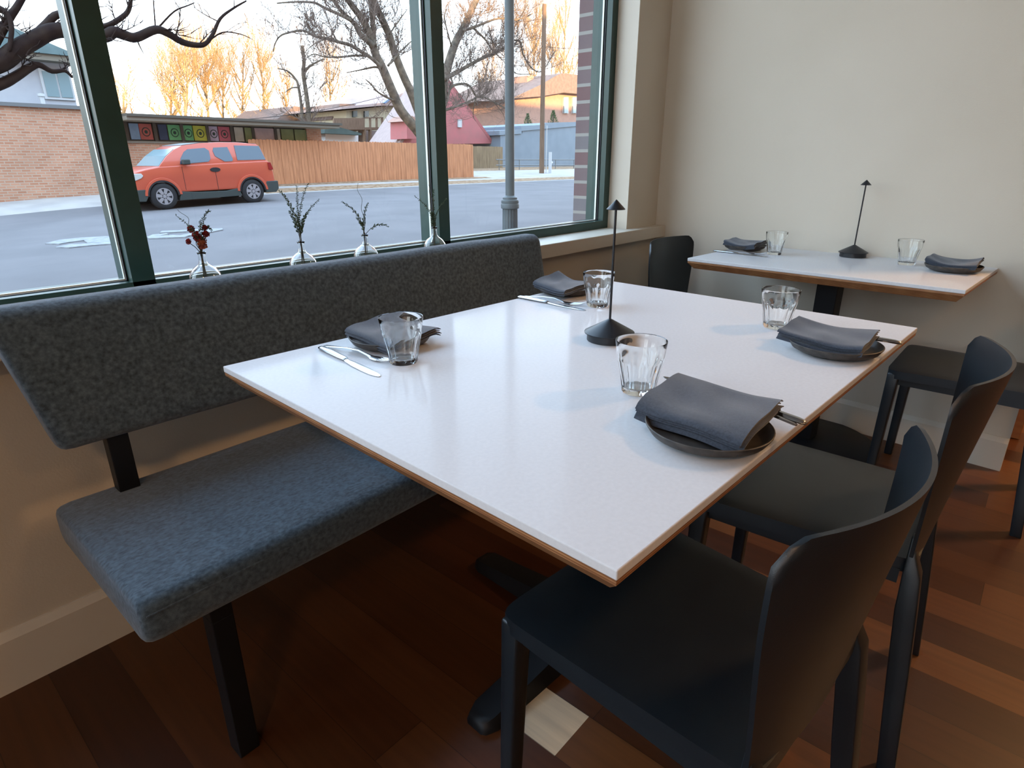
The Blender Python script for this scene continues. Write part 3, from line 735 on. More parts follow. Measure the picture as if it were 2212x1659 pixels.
# ---- brick building on the left, with the sided storey set back
b = empty('brick_building', (1.8, 28, 0), label='tan brick building with a white sided upper storey and green roof, left across the street', cat='building')
def loc(mb):  # shift to the building's own origin
    mb.v = [(x-LO[0], y-LO[1], z) for x, y, z in mb.v]; return mb
LO = (1.8, 28)
loc(MB().box(-9, 7.66, 23.3, 33, -.6, 2.60)).build('wall', 'tan_brick', b)
loc(MB().box(-9.05, 7.70, 23.2, 33.1, 2.60, 2.70)).build('coping', 'grey_metal', b)
loc(MB().box(-8, 7.7, 27.2, 33, 2.71, 4.28)).build('upper_wall', 'siding', b)
loc(MB().box(-8.3, 7.9, 26.6, 34, 4.28, 4.47)).build('eave', 'fascia_tan', b)
f = MB(); ex0, ex1, ey0, ey1, ez = -8.5, 8.0, 26.5, 34.5, 4.47
f.add([(ex0, ey0, ez), (ex1, ey0, ez), (ex1, ey1, ez), (ex0, ey1, ez), (ex0+4, 30.5, 6.9), (ex1-4, 30.5, 6.9)], [(0, 1, 5, 4), (1, 2, 5), (2, 3, 4, 5), (3, 0, 4), (3, 2, 1, 0)])
loc(f).build('roof', 'green_roof', b)
w = loc(MB().box(6.78, 7.69, 27.12, 27.22, 3.13, 4.08)).build('window', 'white_paint', b)
loc(MB().box(6.86, 7.22, 27.09, 27.125, 3.21, 4.0)).build('pane', 'pale_glass', w); loc(MB().box(7.28, 7.62, 27.09, 27.125, 3.21, 4.0)).build('pane', 'pale_glass', w)
loc(MB().lathe([(.07, 2.65), (.07, 3.15), (.11, 3.16), (.11, 3.24), (0, 3.26)], 12, c=(6.55, 26.6, 0), caps=False)).build('vent_pipe', 'white_paint', b)

# ---- low flat roofed building with coloured papers in its windows
b = empty('low_building', (11.4, 27, 0), label='low flat roofed brick building with coloured papers in a row of windows', cat='building'); LO = (11.4, 27)
loc(MB().box(7.72, 15.25, 23.72, 31, -.4, 1.74)).build('wall', 'tan_brick', b)
loc(MB().box(7.72, 14.5, 23.85, 31, 1.74, 2.36)).build('clerestory', 'fascia_brown', b)
loc(MB().box(14.6, 15.25, 23.74, 31, 1.74, 2.36)).build('pier', 'tan_brick', b)
loc(MB().box(7.72, 15.5, 22.75, 31.5, 2.34, 2.45)).build('fascia', 'fascia_tan', b)
loc(MB().box(7.72, 15.6, 22.68, 31.6, 2.45, 2.53)).build('roof', 'fascia_brown', b)
loc(MB().box(7.72, 14.6, 23.66, 23.85, 1.68, 1.745)).build('window_sill', 'fascia_tan', b)
for (u0, u1, c, mark) in [(282, 302, 'blue', 0), (303, 330, 'red', 1), (344, 362, 'navy', 0), (365, 391, 'green', 1), (398, 417, 'green', 1), (419, 447, 'lime', 1), (453, 471, 'violet', 1), (473, 497, 'crimson', 1), (507, 526, 'cream', 0), (530, 546, 'olive', 0),
                       (551, 593, 'pink', 0), (599, 605, 'cream', 0), (608, 634, 'olive', 0), (637, 660, 'olive', 0), (661, 681, 'teal', 0)]:
    x0, x1 = at(u0, 290, 23.8).x, at(u1, 290, 23.8).x
    p = loc(MB().box(x0, x1, 23.80, 23.86, 1.80, 2.29)).build('poster', 'blind_'+c, b)
    if mark:
        cx = (x0+x1)/2; m_ = MB(); n = 20
        for r0, r1 in ((.105, .13), (.0, .05)):
            vs = [(cx+r*math.cos(2*PI*k/n), y, 2.04+r*1.1*math.sin(2*PI*k/n)) for y in (23.792, 23.802) for r in (r0, r1) for k in range(n)]
            fs = []
            for k in range(n):
                k2 = (k+1) % n
                fs += [(k, k2, n+k2, n+k), (2*n+k2, 2*n+k, 3*n+k, 3*n+k2), (n+k, n+k2, 3*n+k2, 3*n+k)]
            m_.add(vs, fs)
        loc(m_).build('round_mark', 'poster_ink', p)
for u in (275, 337, 395, 450, 502, 548, 596):
    x = at(u, 290, 23.75).x; loc(MB().box(x-.05, x+.05, 23.75, 23.86, 1.745, 2.34)).build('window_post', 'fascia_brown', b)

# ---- cedar fence, older fence
def fence(name, x0, x1, y, z0, z1, m, label, bw=.14, seed=1, slope=0.):
    r = random.Random(seed); b = MB(); x = x0
    while x < x1:
        h = z1+slope*(x-x0)+r.uniform(-.012, .012); dy = r.uniform(-.006, .006); w = bw-.008
        b.prism([(x, z0), (x+w, z0), (x+w, h-.03), (x+w-.03, h), (x+.03, h), (x, h-.03)], y+dy, y+dy+.02, 'y'); x += bw
    o = b.build(name, m); 
    MB().box(x0, x1, y+.03, y+.07, z0+.25, z0+.34).box(x0, x1, y+.03, y+.07, (z0+z1)/2, (z0+z1)/2+.09).box(x0, x1, y+.03, y+.07, z1-.3, z1-.21).build('rails', m, o)
    return tag(o, label, 'fence')
fence('wood_fence', 11.9, 23.8, 23.38, .05, 1.88, 'fence_cedar', 'orange brown cedar board fence behind the parked car')
fence('wood_fence', 30.5, 37.9, 34, .1, 2.10, 'fence_old', 'weathered tan board fence behind the two bins', seed=2)

# ---- parked car
car = empty('car', (7.09, 19.2, zr(7.09)-.003), label='boxy orange compact suv with grey cladding parked across the street', cat='car')
car.rotation_euler = (0, -math.atan2(.043, 2.6), 0)
def arc(cx, cz, r, a0, a1, n=14): return [(cx+r*math.cos(math.radians(a0+(a1-a0)*k/n)), cz+r*math.sin(math.radians(a0+(a1-a0)*k/n))) for k in range(n+1)]
prof = [(-.78, .46), (-.86, .60), (-.86, .80), (-.80, .94), (-.70, 1.00), (-.35, 1.085), (.02, 1.15), (1.5, 1.20), (3.26, 1.25), (3.36, 1.10), (3.40, .90), (3.40, .58), (3.28, .44)]+arc(2.63, .36, .43, 12, 168)+arc(0, .36, .43, 12, 168)
MB().prism(prof, .02, 1.78, 'y').build('body', 'car_orange', car, bevel=.035, seg=3, smooth=40)
gp = [(.0, 1.13), (.30, 1.42), (.56, 1.60), (.80, 1.70), (1.32, 1.765), (1.86, 1.79), (2.45, 1.785), (3.04, 1.74), (3.14, 1.66), (3.24, 1.24)]
yi = lambda z: .03+.17*max(0, (z-1.18))/.6
vs = [(x, yi(z), z) for x, z in gp]+[(x, 1.8-yi(z), z) for x, z in gp]; n = len(gp)
MB().add(vs, [tuple(range(n)), tuple(range(2*n-1, n-1, -1))]+[(i, i+n, (i+1) % n+n, (i+1) % n) for i in range(n)]).build('cabin', 'car_orange', car, bevel=.02, smooth=35)
def side_glass(poly, name='side_window', m='car_glass'):
    for s in (0, 1):
        vs = [((x), (yi(z)-.012 if not s else 1.8-yi(z)+.012), z) for x, z in poly]+[((x), (yi(z)+.01 if not s else 1.8-yi(z)-.01), z) for x, z in poly]; k = len(poly)
        MB().add(vs, [tuple(range(k)), tuple(range(2*k-1, k-1, -1))]+[(i, i+k, (i+1) % k+k, (i+1) % k) for i in range(k)]).build(name, m, car)
side_glass([(.60, 1.20), (.66, 1.36), (.80, 1.53), (.92, 1.60), (1.42, 1.635), (1.52, 1.56), (1.50, 1.33), (1.42, 1.255)])
side_glass([(1.66, 1.40), (1.63, 1.55), (1.68, 1.64), (2.10, 1.655), (2.17, 1.30), (2.13, 1.255), (1.90, 1.25)])
side_glass([(2.32, 1.70), (2.30, 1.28), (3.21, 1.28), (3.11, 1.68)])
# windscreen, roof and rear glass across the body
def across(p, q, inset, name, m, th=.012):
    (x0, z0), (x1, z1) = p, q; d = Vector((x1-x0, 0, z1-z0)).normalized(); nrm = Vector((-d.z, 0, d.x))
    a = [Vector((x0, yi(z0)+inset, z0)), Vector((x0, 1.8-yi(z0)-inset, z0)), Vector((x1, 1.8-yi(z1)-inset, z1)), Vector((x1, yi(z1)+inset, z1))]
    vs = [v+nrm*th for v in a]+[v-nrm*th for v in a]
    MB().add(vs, [(0, 1, 2, 3), (7, 6, 5, 4)]+[(i, i+4, (i+1) % 4+4, (i+1) % 4) for i in range(4)]).build(name, m, car)
across((.03, 1.16), (.30, 1.42), .04, 'windscreen', 'pale_glass'); across((.30, 1.42), (.56, 1.60), .04, 'windscreen', 'pale_glass')
across((.80, 1.705), (1.32, 1.77), .02, 'roof_panel', 'grey_metal'); across((1.32, 1.77), (3.02, 1.745), .02, 'roof_panel', 'grey_metal')
across((3.135, 1.64), (3.225, 1.30), .08, 'rear_glass', 'car_glass')
MB().prism([(-.90, .26), (-.92, .56), (-.40, .56), (-.42, .36), (-.5, .24)], .0, 1.8, 'y').build('front_bumper', 'car_cladding', car, bevel=.02)
MB().prism([(3.06, .30), (3.04, .44), (3.12, .64), (3.50, .64), (3.50, .40), (3.4, .30)], .0, 1.8, 'y').build('rear_bumper', 'car_cladding', car, bevel=.02)
MB().prism([(.40, .22), (.47, .47), (.9, .43), (1.8, .42), (2.18, .48), (2.26, .25)], .0, 1.8, 'y').build('sill_cladding', 'car_cladding', car, bevel=.015)
for cx in (0, 2.63):
    for y0, y1 in ((-.012, .10), (1.70, 1.812)):
        o_, i_ = arc(cx, .36, .50, 4, 176, 18), arc(cx, .36, .43, 4, 176, 18)
        MB().prism(o_+i_[::-1], y0, y1, 'y').build('arch_flare', 'car_orange', car, bevel=.008)
        MB().prism(arc(cx, .36, .435, 2, 178, 18)+arc(cx, .36, .39, 2, 178, 18)[::-1], y0+.004, y1, 'y').build('arch_lining', 'tyre', car)
def wheel(cx, cy, side):
    b = MB(); R_ = .36
    pr = [(.20, -.0), (.24, -.01), (.33, .0), (R_, .03), (R_, .17), (.33, .20), (.2, .19)]
    n = 36; vs = [(cx+r*math.cos(2*PI*i/n), cy+(y if side > 0 else .2-y), .36+r*math.sin(2*PI*i/n)) for r, y in pr for i in range(n)]
    fs = [(k*n+i, k*n+(i+1) % n, (k+1)*n+(i+1) % n, (k+1)*n+i) for k in range(len(pr)-1) for i in range(n)]+[tuple(range(n)), tuple(len(vs)-n+i for i in range(n))]
    w = b.add(vs, fs).build('wheel', 'tyre', car, smooth=40)
    r = MB(); f0 = cy+(-.012 if side > 0 else .212); f1 = cy+(.02 if side > 0 else .18)
    o_ = [(cx+.225*math.cos(2*PI*i/n), .36+.225*math.sin(2*PI*i/n)) for i in range(n)]; i_ = [(cx+.200*math.cos(2*PI*i/n), .36+.200*math.sin(2*PI*i/n)) for i in range(n)]
    for k in range(n): k2 = (k+1) % n; r.prism([o_[k], o_[k2], i_[k2], i_[k]], min(f0, f1), max(f0, f1), 'y')
    for k in range(7):
        a = 2*PI*k/7+.3; c_, s_ = math.cos(a), math.sin(a)
        P = [(.03, -.035), (.205, -.05), (.205, .05), (.03, .035)]
        r.prism([(cx+x*c_-y*s_, .36+x*s_+y*c_) for x, y in P], min(f0, f1)+.003, max(f0, f1), 'y')
    r.prism([(cx+.05*math.cos(2*PI*i/12), .36+.05*math.sin(2*PI*i/12)) for i in range(12)], min(f0, f1)-.004, max(f0, f1), 'y')
    r.build('rim', 'alloy', w)
for cx in (0, 2.63): wheel(cx, .01, 1); wheel(cx, 1.59, -1)
MB().prism([(-.84, .74), (-.87, .92), (-.76, .985), (-.48, .985), (-.44, .92), (-.50, .86)], -.005, .40, 'y').build('headlight', 'headlamp', car, bevel=.01)
MB().prism([(3.25, .98), (3.24, 1.20), (3.33, 1.20), (3.40, .98)], -.005, .12, 'y').build('tail_light', 'red_lens', car, bevel=.005)
MB().box(.62, .82, -.17, -.01, 1.19, 1.33).build('mirror', 'car_cladding', car, bevel=.03, seg=3)
MB().lathe([(0, -.02), (.10, -.015), (.11, .02), (0, .025)], 24, caps=False)
hb = MB(); hb.v = []; n = 24
vs = [(1.56+.15*math.cos(2*PI*i/n), y, 1.03+.062*math.sin(2*PI*i/n)) for y in (.0, .04) for i in range(n)]
hb.add(vs, [tuple(range(n)), tuple(range(2*n-1, n-1, -1))]+[(i, i+n, (i+1) % n+n, (i+1) % n) for i in range(n)]).build('door_handle', 'tyre', car)
MB().box(1.555, 1.565, .014, .03, .47, 1.0).box(.62, .628, .014, .03, .5, 1.14).build('door_seam', 'tyre', car)

# ---- street lamp post on the near side
t = empty('lamp_post', (7.75, 6.8, -.12), label='grey lamp post with a fluted base outside the right window pane', cat='lamp post')
MB().lathe([(.074, .5), (.066, 6.5)], 24).build('shaft', 'pole_paint', t, smooth=40)
MB().lathe([(.135, 0), (.135, .08), (.122, .14), (.118, .50)], 64, fac=lambda a, k: 1+.045*math.cos(16*a)).build('fluted_base', 'pole_paint', t, smooth=60)
MB().lathe([(.118, .49), (.148, .50), (.150, .56), (.140, .58), (.146, .60), (.138, .63), (.120, .64), (.118, .67), (.088, .685), (.074, .70)], 32, caps=False).build('collar', 'pole_paint', t, smooth=40)

# ---- right pane: bins, blue grey building, rail, utility pole
def bin_(x, y, z, m, label, s=1.):
    t = empty('wheelie_bin', (x, y, z), rz=-.5, label=label, cat='bin', group='wheelie bins by the old fence')
    b = MB(); vs = []
    for zz, w, d in ((.06, .25, .28), (.98, .33, .38)):
        vs += [(-w, -d, zz), (w, -d, zz), (w, d, zz), (-w, d, zz)]
    b.add(vs, [(3, 2, 1, 0), (4, 5, 6, 7)]+[(k, (k+1) % 4, 4+(k+1) % 4, 4+k) for k in range(4)]).build('body', m, t, bevel=.02)
    MB().box(-.35, .35, -.40, .44, .98, 1.05).build('lid', m, t, bevel=.02)
    for sx in (-.26, .26): MB().tube([(sx-.03, .3, .1), (sx+.03, .3, .1)], .1, 16).build('wheel', 'tyre', t)
    t.scale = (s, s, s)
p = at(981, 372, 33); bin_(p.x, p.y, p.z-.02, 'bin_purple', 'purple wheeled bin beside the middle window mullion', 1.15)
p = at(1004, 372, 33); bin_(p.x, p.y, p.z-.02, 'bin_green', 'green wheeled bin in front of the old tan fence', 1.15)
b = empty('blue_grey_building', (45, 40, 0), label='windowless blue grey stucco building behind the lamp post', cat='building')
def part_poly(poly, y0, y1, name, m, par):
    o = pole_solid(poly, y0, y1, name, m); o.data.transform(Matrix.Translation(-par.location)); o.parent = par; return o
part_poly([(1081, 375), (1081, 290), (1128, 288), (1128, 278), (1262, 270), (1262, 380)], 35, 45, 'wall', 'blue_grey', b)
part_poly([(1079, 292), (1079, 282), (1127, 279), (1127, 289)], 34.9, 45.1, 'coping', 'blue_grey', b); part_poly([(1126, 283), (1126, 272), (1168, 270), (1180, 265), (1262, 263), (1262, 271)], 34.9, 45.1, 'coping', 'blue_grey', b)
r = MB()
for v in (345, 357): r.tube([at(1072, v, 31), at(1245, v, 31)], .035, 8)
rl = tag(r.build('guard_rail', 'grey_metal'), 'low grey metal pipe rail in front of the blue grey building', 'rail')
for u in (1078, 1122, 1200, 1240): a = at(u, 344, 31); MB().tube([a, (a.x, a.y, .1)], .03, 8).build('post', 'grey_metal', rl)
p = at(1170, 376, 25)
t = tag(MB().tube([(p.x, p.y, p.z-.3), (p.x+.0, p.y, 4), (p.x+.05, p.y, 9.5)], [.16, .14, .12], 16).build('utility_pole', 'pole_wood', smooth=60), 'brown wooden utility pole in front of the blue grey building', 'pole')
q = at(1178, 376, 25); MB().tube([(q.x, q.y-.05, q.z-.2), (q.x+.02, q.y-.05, 3.1)], .03, 8).build('conduit', 'white_paint', t)
p = at(1188, 374, 25); tag(MB().tube([(p.x, p.y, p.z-.2), (p.x, p.y, p.z+1.25)], .10, 12).tube([(p.x+.2, p.y, p.z+.62), (p.x, p.y, p.z+.62)], .08, 10).build('marker_post', 'white_paint', smooth=40), 'short white marker post to the right of the utility pole', 'post')
# overhead wires
def wire(a, b_, sag, label):
    a, b_ = Vector(a), Vector(b_); pts = [a.lerp(b_, k/16)-Vector((0, 0, sag*4*(k/16)*(1-k/16))) for k in range(17)]
    tag(MB().tube(pts, .012, 5).build('overhead_wire', 'tyre'), label, 'wire', 'overhead wires across the street')
wire(at(440, 262, 30), at(900, 185, 30), .4, 'thin overhead wire above the low flat roofed building')
wire(at(1170, 100, 25), at(1300, 102, 24), .1, 'thin overhead wire right of the utility pole')

# ---- houses behind
t = empty('red_house', (34, 40, 0), label='steep gabled red house with a tan shingle roof behind the middle mullion', cat='house')
FL, FP, FR = at(868, 312, 36), at(955, 160, 36), at(1062, 310, 36)
BP, BL = at(884, 193, 44), at(801, 312, 44); BR = BP+(FR-FP); BR.z = FR.z
def solid(vs, fs, name, m, par=None):
    if par: vs = [Vector(v)-par.location for v in vs]
    return MB().add(vs, fs).build(name, m, par)
solid([FL, FP, FR, BL, BP, BR], [(0, 1, 2), (5, 4, 3), (0, 3, 4, 1), (1, 4, 5, 2), (0, 2, 5, 3)], 'wall', 'house_red', t)
def slabq(a, b_, c, d, off, name, m, par):
    a, b_, c, d = map(Vector, (a, b_, c, d)); n = (b_-a).cross(d-a).normalized()
    if n.z < 0: n = -n
    P = [v+n*off for v in (a, b_, c, d)]+[v+n*.01 for v in (a, b_, c, d)]
    return solid(P, [(0, 1, 2, 3), (7, 6, 5, 4)]+[(i, i+4, (i+1) % 4+4, (i+1) % 4) for i in range(4)], name, m, par)
slabq(FL, FP, BP, BL, .22, 'roof', 'shingle_tan', t); slabq(FR, FP, BP, BR, .22, 'roof', 'house_red', t)
w = part_poly([(990, 258), (998, 258), (998, 275), (990, 275)], 35.9, 36.1, 'window', 'white_paint', t)
part_poly([(879, 262), (905, 262), (905, 300), (879, 300)], 35.2, 37, 'porch', 'house_red', t)
part_poly([(876, 262), (890, 250), (908, 262)], 35.0, 37, 'porch_roof', 'house_orange', t)
part_poly([(853, 270), (857, 268), (889, 306), (884, 306)], 39.5, 39.8, 'rake_trim', 'white_paint', t)
t = empty('cream_house', (40, 56, 0), label='cream house with a raised wooden deck and solar panels behind the garage', cat='house')
part_poly([(748, 305), (748, 238), (868, 226), (868, 305)], 50, 60, 'wall', 'house_cream', t)
part_poly([(738, 236), (738, 231), (826, 222), (872, 200), (880, 206), (872, 228), (826, 228)], 49, 61, 'roof', 'shingle_tan', t)
part_poly([(716, 258), (735, 224), (770, 225), (752, 240), (748, 258)], 52, 60, 'side_roof', 'shingle_brown', t)
for k in range(2): part_poly([(829+k*16, 222-k*7), (842+k*16, 212-k*7), (845+k*16, 214-k*7), (833+k*16, 224-k*7)], 48.7, 48.9, 'solar_panel', 'solar', t)
for u in (763, 788): w = part_poly([(u, 240), (u+9, 239), (u+9, 252), (u, 253)], 49.8, 50.1, 'window', 'dark_glass', t)
part_poly([(722, 280), (722, 275), (828, 275), (828, 280)], 46, 50, 'deck_floor', 'pole_wood', t)
part_poly([(722, 275), (722, 255), (786, 255), (786, 275)], 46, 46.2, 'deck_screen', 'pole_wood', t)
dr = part_poly([(786, 254), (828, 253), (828, 255), (786, 256)], 46, 46.2, 'deck_rail', 'pole_wood', t)
for u in (786, 800, 814, 826): part_poly([(u, 275), (u, 254), (u+2, 254), (u+2, 275)], 46, 46.2, 'deck_post', 'pole_wood', t)
for u in (788, 800, 824): part_poly([(u, 308), (u, 280), (u+3, 280), (u+3, 308)], 46, 46.3, 'deck_support', 'pole_wood', t)
part_poly([(785, 308), (785, 282), (822, 282), (822, 308)], 49, 49.8, 'basement_wall', 'shingle_brown', t)
t = empty('garage', (18, 29, 0), label='small white garage with a green roof beside the low flat roofed building', cat='garage')
part_poly([(703, 312), (703, 287), (774, 290), (774, 312)], 27, 30, 'wall', 'white_paint', t)
part_poly([(701, 288), (703, 269), (712, 269), (781, 288), (781, 292)], 26.5, 30.5, 'roof', 'green_roof', t)
t = empty('orange_house', (52, 50, 0), label='orange brick house with a brown hipped roof above the blue grey building', cat='house')
part_poly([(1112, 290), (1112, 210), (1172, 203), (1262, 200), (1262, 290)], 45, 55, 'wall', 'house_orange', t)
part_poly([(1104, 213), (1166, 184), (1204, 162), (1215, 158), (1262, 163), (1262, 204), (1218, 200), (1170, 208)], 44, 56, 'roof', 'shingle_brown', t)
part_poly([(1139, 212), (1139, 163), (1153, 163), (1153, 205)], 47, 49, 'chimney', 'house_orange', t)
for u in (1218, 1237): w = part_poly([(u, 245), (u, 210), (u+10, 210), (u+10, 245)], 44.8, 45.1, 'window', 'white_paint', t); part_poly([(u+1, 244), (u+1, 229), (u+9, 229), (u+9, 244)], 44.7, 44.79, 'lower_pane', 'pale_glass', t)
t = empty('roof_row_house', (30, 62, 0), label='brown hipped house roofs showing behind the low flat roofed building', cat='house')
part_poly([(600, 262), (600, 256), (636, 229), (664, 232), (690, 243), (724, 256), (724, 262)], 58, 68, 'roof', 'shingle_brown', t)
part_poly([(604, 330), (604, 258), (722, 258), (722, 330)], 59, 67, 'wall', 'house_orange', t)
# conifers in front of the orange house
def conifer(u, v0, v1, y, label):
    a, c = at(u, v1, y), at(u, v0, y); h = c.z-a.z; o = a; b = MB(); r = random.Random(u)
    for k in range(260):
        f = r.random()**.8; ang = r.uniform(0, 2*PI); rad = h*.42*(1-f)*r.uniform(.5, 1.1)+.03
        p = Vector((math.cos(ang)*rad, math.sin(ang)*rad, h*f)); d = Vector((math.cos(ang)*.5, math.sin(ang)*.5, .8)).normalized()*h*.16; s = d.orthogonal().normalized()*h*.03
        b.add([p-s, p+s, p+d, p+d.cross(s).normalized()*h*.03], [(0, 1, 2), (0, 3, 2), (1, 3, 2), (0, 1, 3)])
    t = b.build('conifer', 'conifer', loc=o); MB().tube([(0, 0, -4.5), (0, 0, h*.9)], .08, 6).build('trunk', 'bark', t)
    tag(t, label, 'conifer', 'small conifers by the orange house')
conifer(1140, 247, 273, 40, 'small dark green conifer left of the utility pole'); conifer(1195, 240, 268, 40, 'small dark green conifer right of the utility pole')

# ---- exterior brick pier of our own wall and the unseen block added above to stop low sun
struct(MB().box(2.625, 3.6, 1.757, 1.875, -.6, 3.4).build('brick_pier', 'pier_brick'), 'red and grey brick pier outside at the right edge of the window', 'pier')
struct(MB().box(-4.6, 70, -8, 2.0, 3.16, 11.5).box(-30, -4.6, -8, -7.6, -.6, 11.5).build('sun_block', 'tan_brick'), 'unseen block above the dining room and side wall, shaped to block low sun', 'wall')
struct(MB().box(-25, -3.0, 1.745, 1.875, -.6, 3.16).box(3.6, 70, 1.745, 1.875, -.6, 3.16).box(-25, 25, 1.745, 1.757, -.6, .80).build('outer_wall', 'tan_brick'), 'brick outer face of our own wall either side of the window', 'wall')

# ------------------------------------------------------------------ trees
def tree(name, limbs, Y, label, bark, tw, seed, trunk_n=1, twig_len=1., dens=1., levels=2, depth=.9, up=.15, tr=.006, group=None, base=None):
    """limbs: list of ([(u, v)...], r0, r1) followed at depth Y, each its own world depth drift"""
    r = random.Random(seed)
    L = []; 
    for pts, r0, r1 in limbs:
        dd = r.uniform(-depth, depth); n = len(pts); w = []
        for k, q in enumerate(pts):
            y = Y if k == 0 and False else Y+dd*(k/(max(1, n-1)))
            w.append(at(q[0], q[1], y))
        # resample with small wiggle
        out = []
        for k in range(n-1):
            for j in range(4):
                f = j/4; a = w[max(k-1, 0)]; b_ = w[k]; c = w[k+1]; d = w[min(k+2, n-1)]
                p = .5*((2*b_)+(c-a)*f+(2*a-5*b_+4*c-d)*f*f+(3*b_-a-3*c+d)*f**3); out.append(p)
        out.append(w[-1]); m = len(out)
        L.append((out, [r0+(r1-r0)*k/(m-1) for k in range(m)]))
    o = L[0][0][0].copy(); 
    t = empty(name, o, label=label, cat='tree', group=group)
    TB = MB(); BB = MB(); W = MB()
    for i, (p, rad) in enumerate(L):
        (TB if i < trunk_n else BB).tube([q-o for q in p], rad, 8 if rad[0] > .05 else 5)
    def grow(p, d, ln, rad, lv):
        n = 4; pts = [p]; q = p.copy(); dv = d.copy()
        for k in range(n):
            dv = (dv+Vector((r.uniform(-.35, .35), r.uniform(-.35, .35), r.uniform(-.30, .35)+up*.3))).normalized()
            q = q+dv*ln/n; pts.append(q.copy())
        W.tube([x-o for x in pts], [rad*(1-.7*k/n) for k in range(n+1)], 3, cap=False)
        if lv > 0:
            for k in range(1, n+1):
                for _ in range(2 if lv > 1 else r.choice((1, 2))):
                    nd = (dv+Vector((r.uniform(-1, 1), r.uniform(-.8, .8), r.uniform(-.7, .9)+up))).normalized()
                    grow(pts[k], nd, ln*r.uniform(.45, .75), rad*.62, lv-1)
    for (p, rad) in L:
        ln = 0
        for k in range(1, len(p)):
            seg = (p[k]-p[k-1]).length; ln += seg
            nn = dens*seg/(.55*twig_len); c = int(nn)+(r.random() < nn-int(nn))
            if rad[k] > .16 and k < len(p)*.5: c = 0
            for _ in range(c):
                tg = (p[k]-p[k-1]).normalized()
                d = (tg*.5+Vector((r.uniform(-1, 1), r.uniform(-.7, .7), r.uniform(-.6, 1)+up))).normalized()
                grow(p[k].lerp(p[k-1], r.random()), d, twig_len*r.uniform(.5, 1.2), min(rad[k]*.5, tr*2.6), levels)
    TB.build('trunk', bark, t, smooth=180)
    if BB.v: BB.build('branches', bark, t, smooth=180)
    if W.v: tag(W.build('twigs', tw, t), kind='stuff')
    return t
# dark overhanging limbs from a street tree left of the view
tree('street_tree', [([(-420, 640), (-400, 420), (-340, 300), (-200, 200), (-80, 160), (0, 134), (36, 108), (70, 88), (107, 69), (140, 66), (190, 76), (227, 78), (247, 69), (269, 76), (294, 81), (336, 64), (364, 73), (392, 90), (420, 97), (443, 95), (460, 73), (476, 40), (504, 18), (532, 2)], .12, .010),
      ([(-200, 200), (-80, 205), (0, 182), (34, 165), (64, 146), (84, 140), (112, 154), (140, 153), (157, 168)], .07, .012),
      ([(-30, 130), (17, 45), (36, 17), (58, -20)], .05, .03), ([(70, 86), (98, 56), (129, 31), (180, 45), (224, 58), (266, 36), (280, 15), (283, -20)], .05, .022),
      ([(336, 64), (333, 25), (331, -10)], .010, .006), ([(342, 60), (376, 25), (406, 12), (420, 6)], .012, .006), ([(443, 95), (480, 70), (520, 74), (545, 85)], .012, .004), ([(294, 81), (302, 100), (310, 115)], .010, .004), ([(0, 20), (15, 30), (25, 60), (20, 110)], .04, .02)],
     9, 'dark gnarled branches of a near street tree at the top left', 'bark_dark', 'bark_dark', 3, twig_len=.34, dens=1.0, levels=1, depth=.25, tr=.0042)
# big multi-stemmed tree behind the fence
tree('bare_tree', [([(960, 345), (925, 312), (898, 278), (866, 239), (848, 199), (827, 149), (812, 119), (804, 89), (797, 70), (781, 40), (759, 10), (735, -25)], .30, .13),
      ([(940, 330), (912, 262), (898, 225), (886, 195), (872, 165), (854, 119), (842, 80), (825, 40), (811, 10), (798, -25)], .26, .14),
      ([(808, 100), (797, 90), (779, 75), (765, 50), (739, 26), (715, -8)], .15, .08), ([(808, 100), (806, 60), (802, 20), (799, -20)], .14, .10),
      ([(824, 145), (800, 124), (779, 111), (755, 97), (729, 90), (699, 82), (679, 78), (655, 66), (626, 70), (605, 78), (594, 95), (590, 112)], .10, .02),
      ([(828, 149), (809, 145), (779, 151), (749, 157)], .07, .015), ([(795, 121), (765, 120), (739, 123), (703, 123), (679, 117), (663, 124)], .06, .015),
      ([(850, 217), (819, 201), (799, 179), (789, 171)], .06, .015), ([(760, 45), (739, 34), (699, 16), (679, 6), (640, 4), (598, 7)], .09, .03),
      ([(838, 142), (858, 119), (882, 95), (900, 80)], .06, .02), ([(700, 84), (672, 100), (655, 118)], .03, .01), ([(840, 75), (865, 40), (880, 20)], .04, .015), ([(729, 90), (712, 60), (690, 45)], .03, .01)],
     27, 'large bare multi-stemmed tree leaning left behind the cedar fence', 'bark', 'twig', 5, trunk_n=2, twig_len=1.35, dens=2.4, levels=2, depth=1.2, tr=.0105)
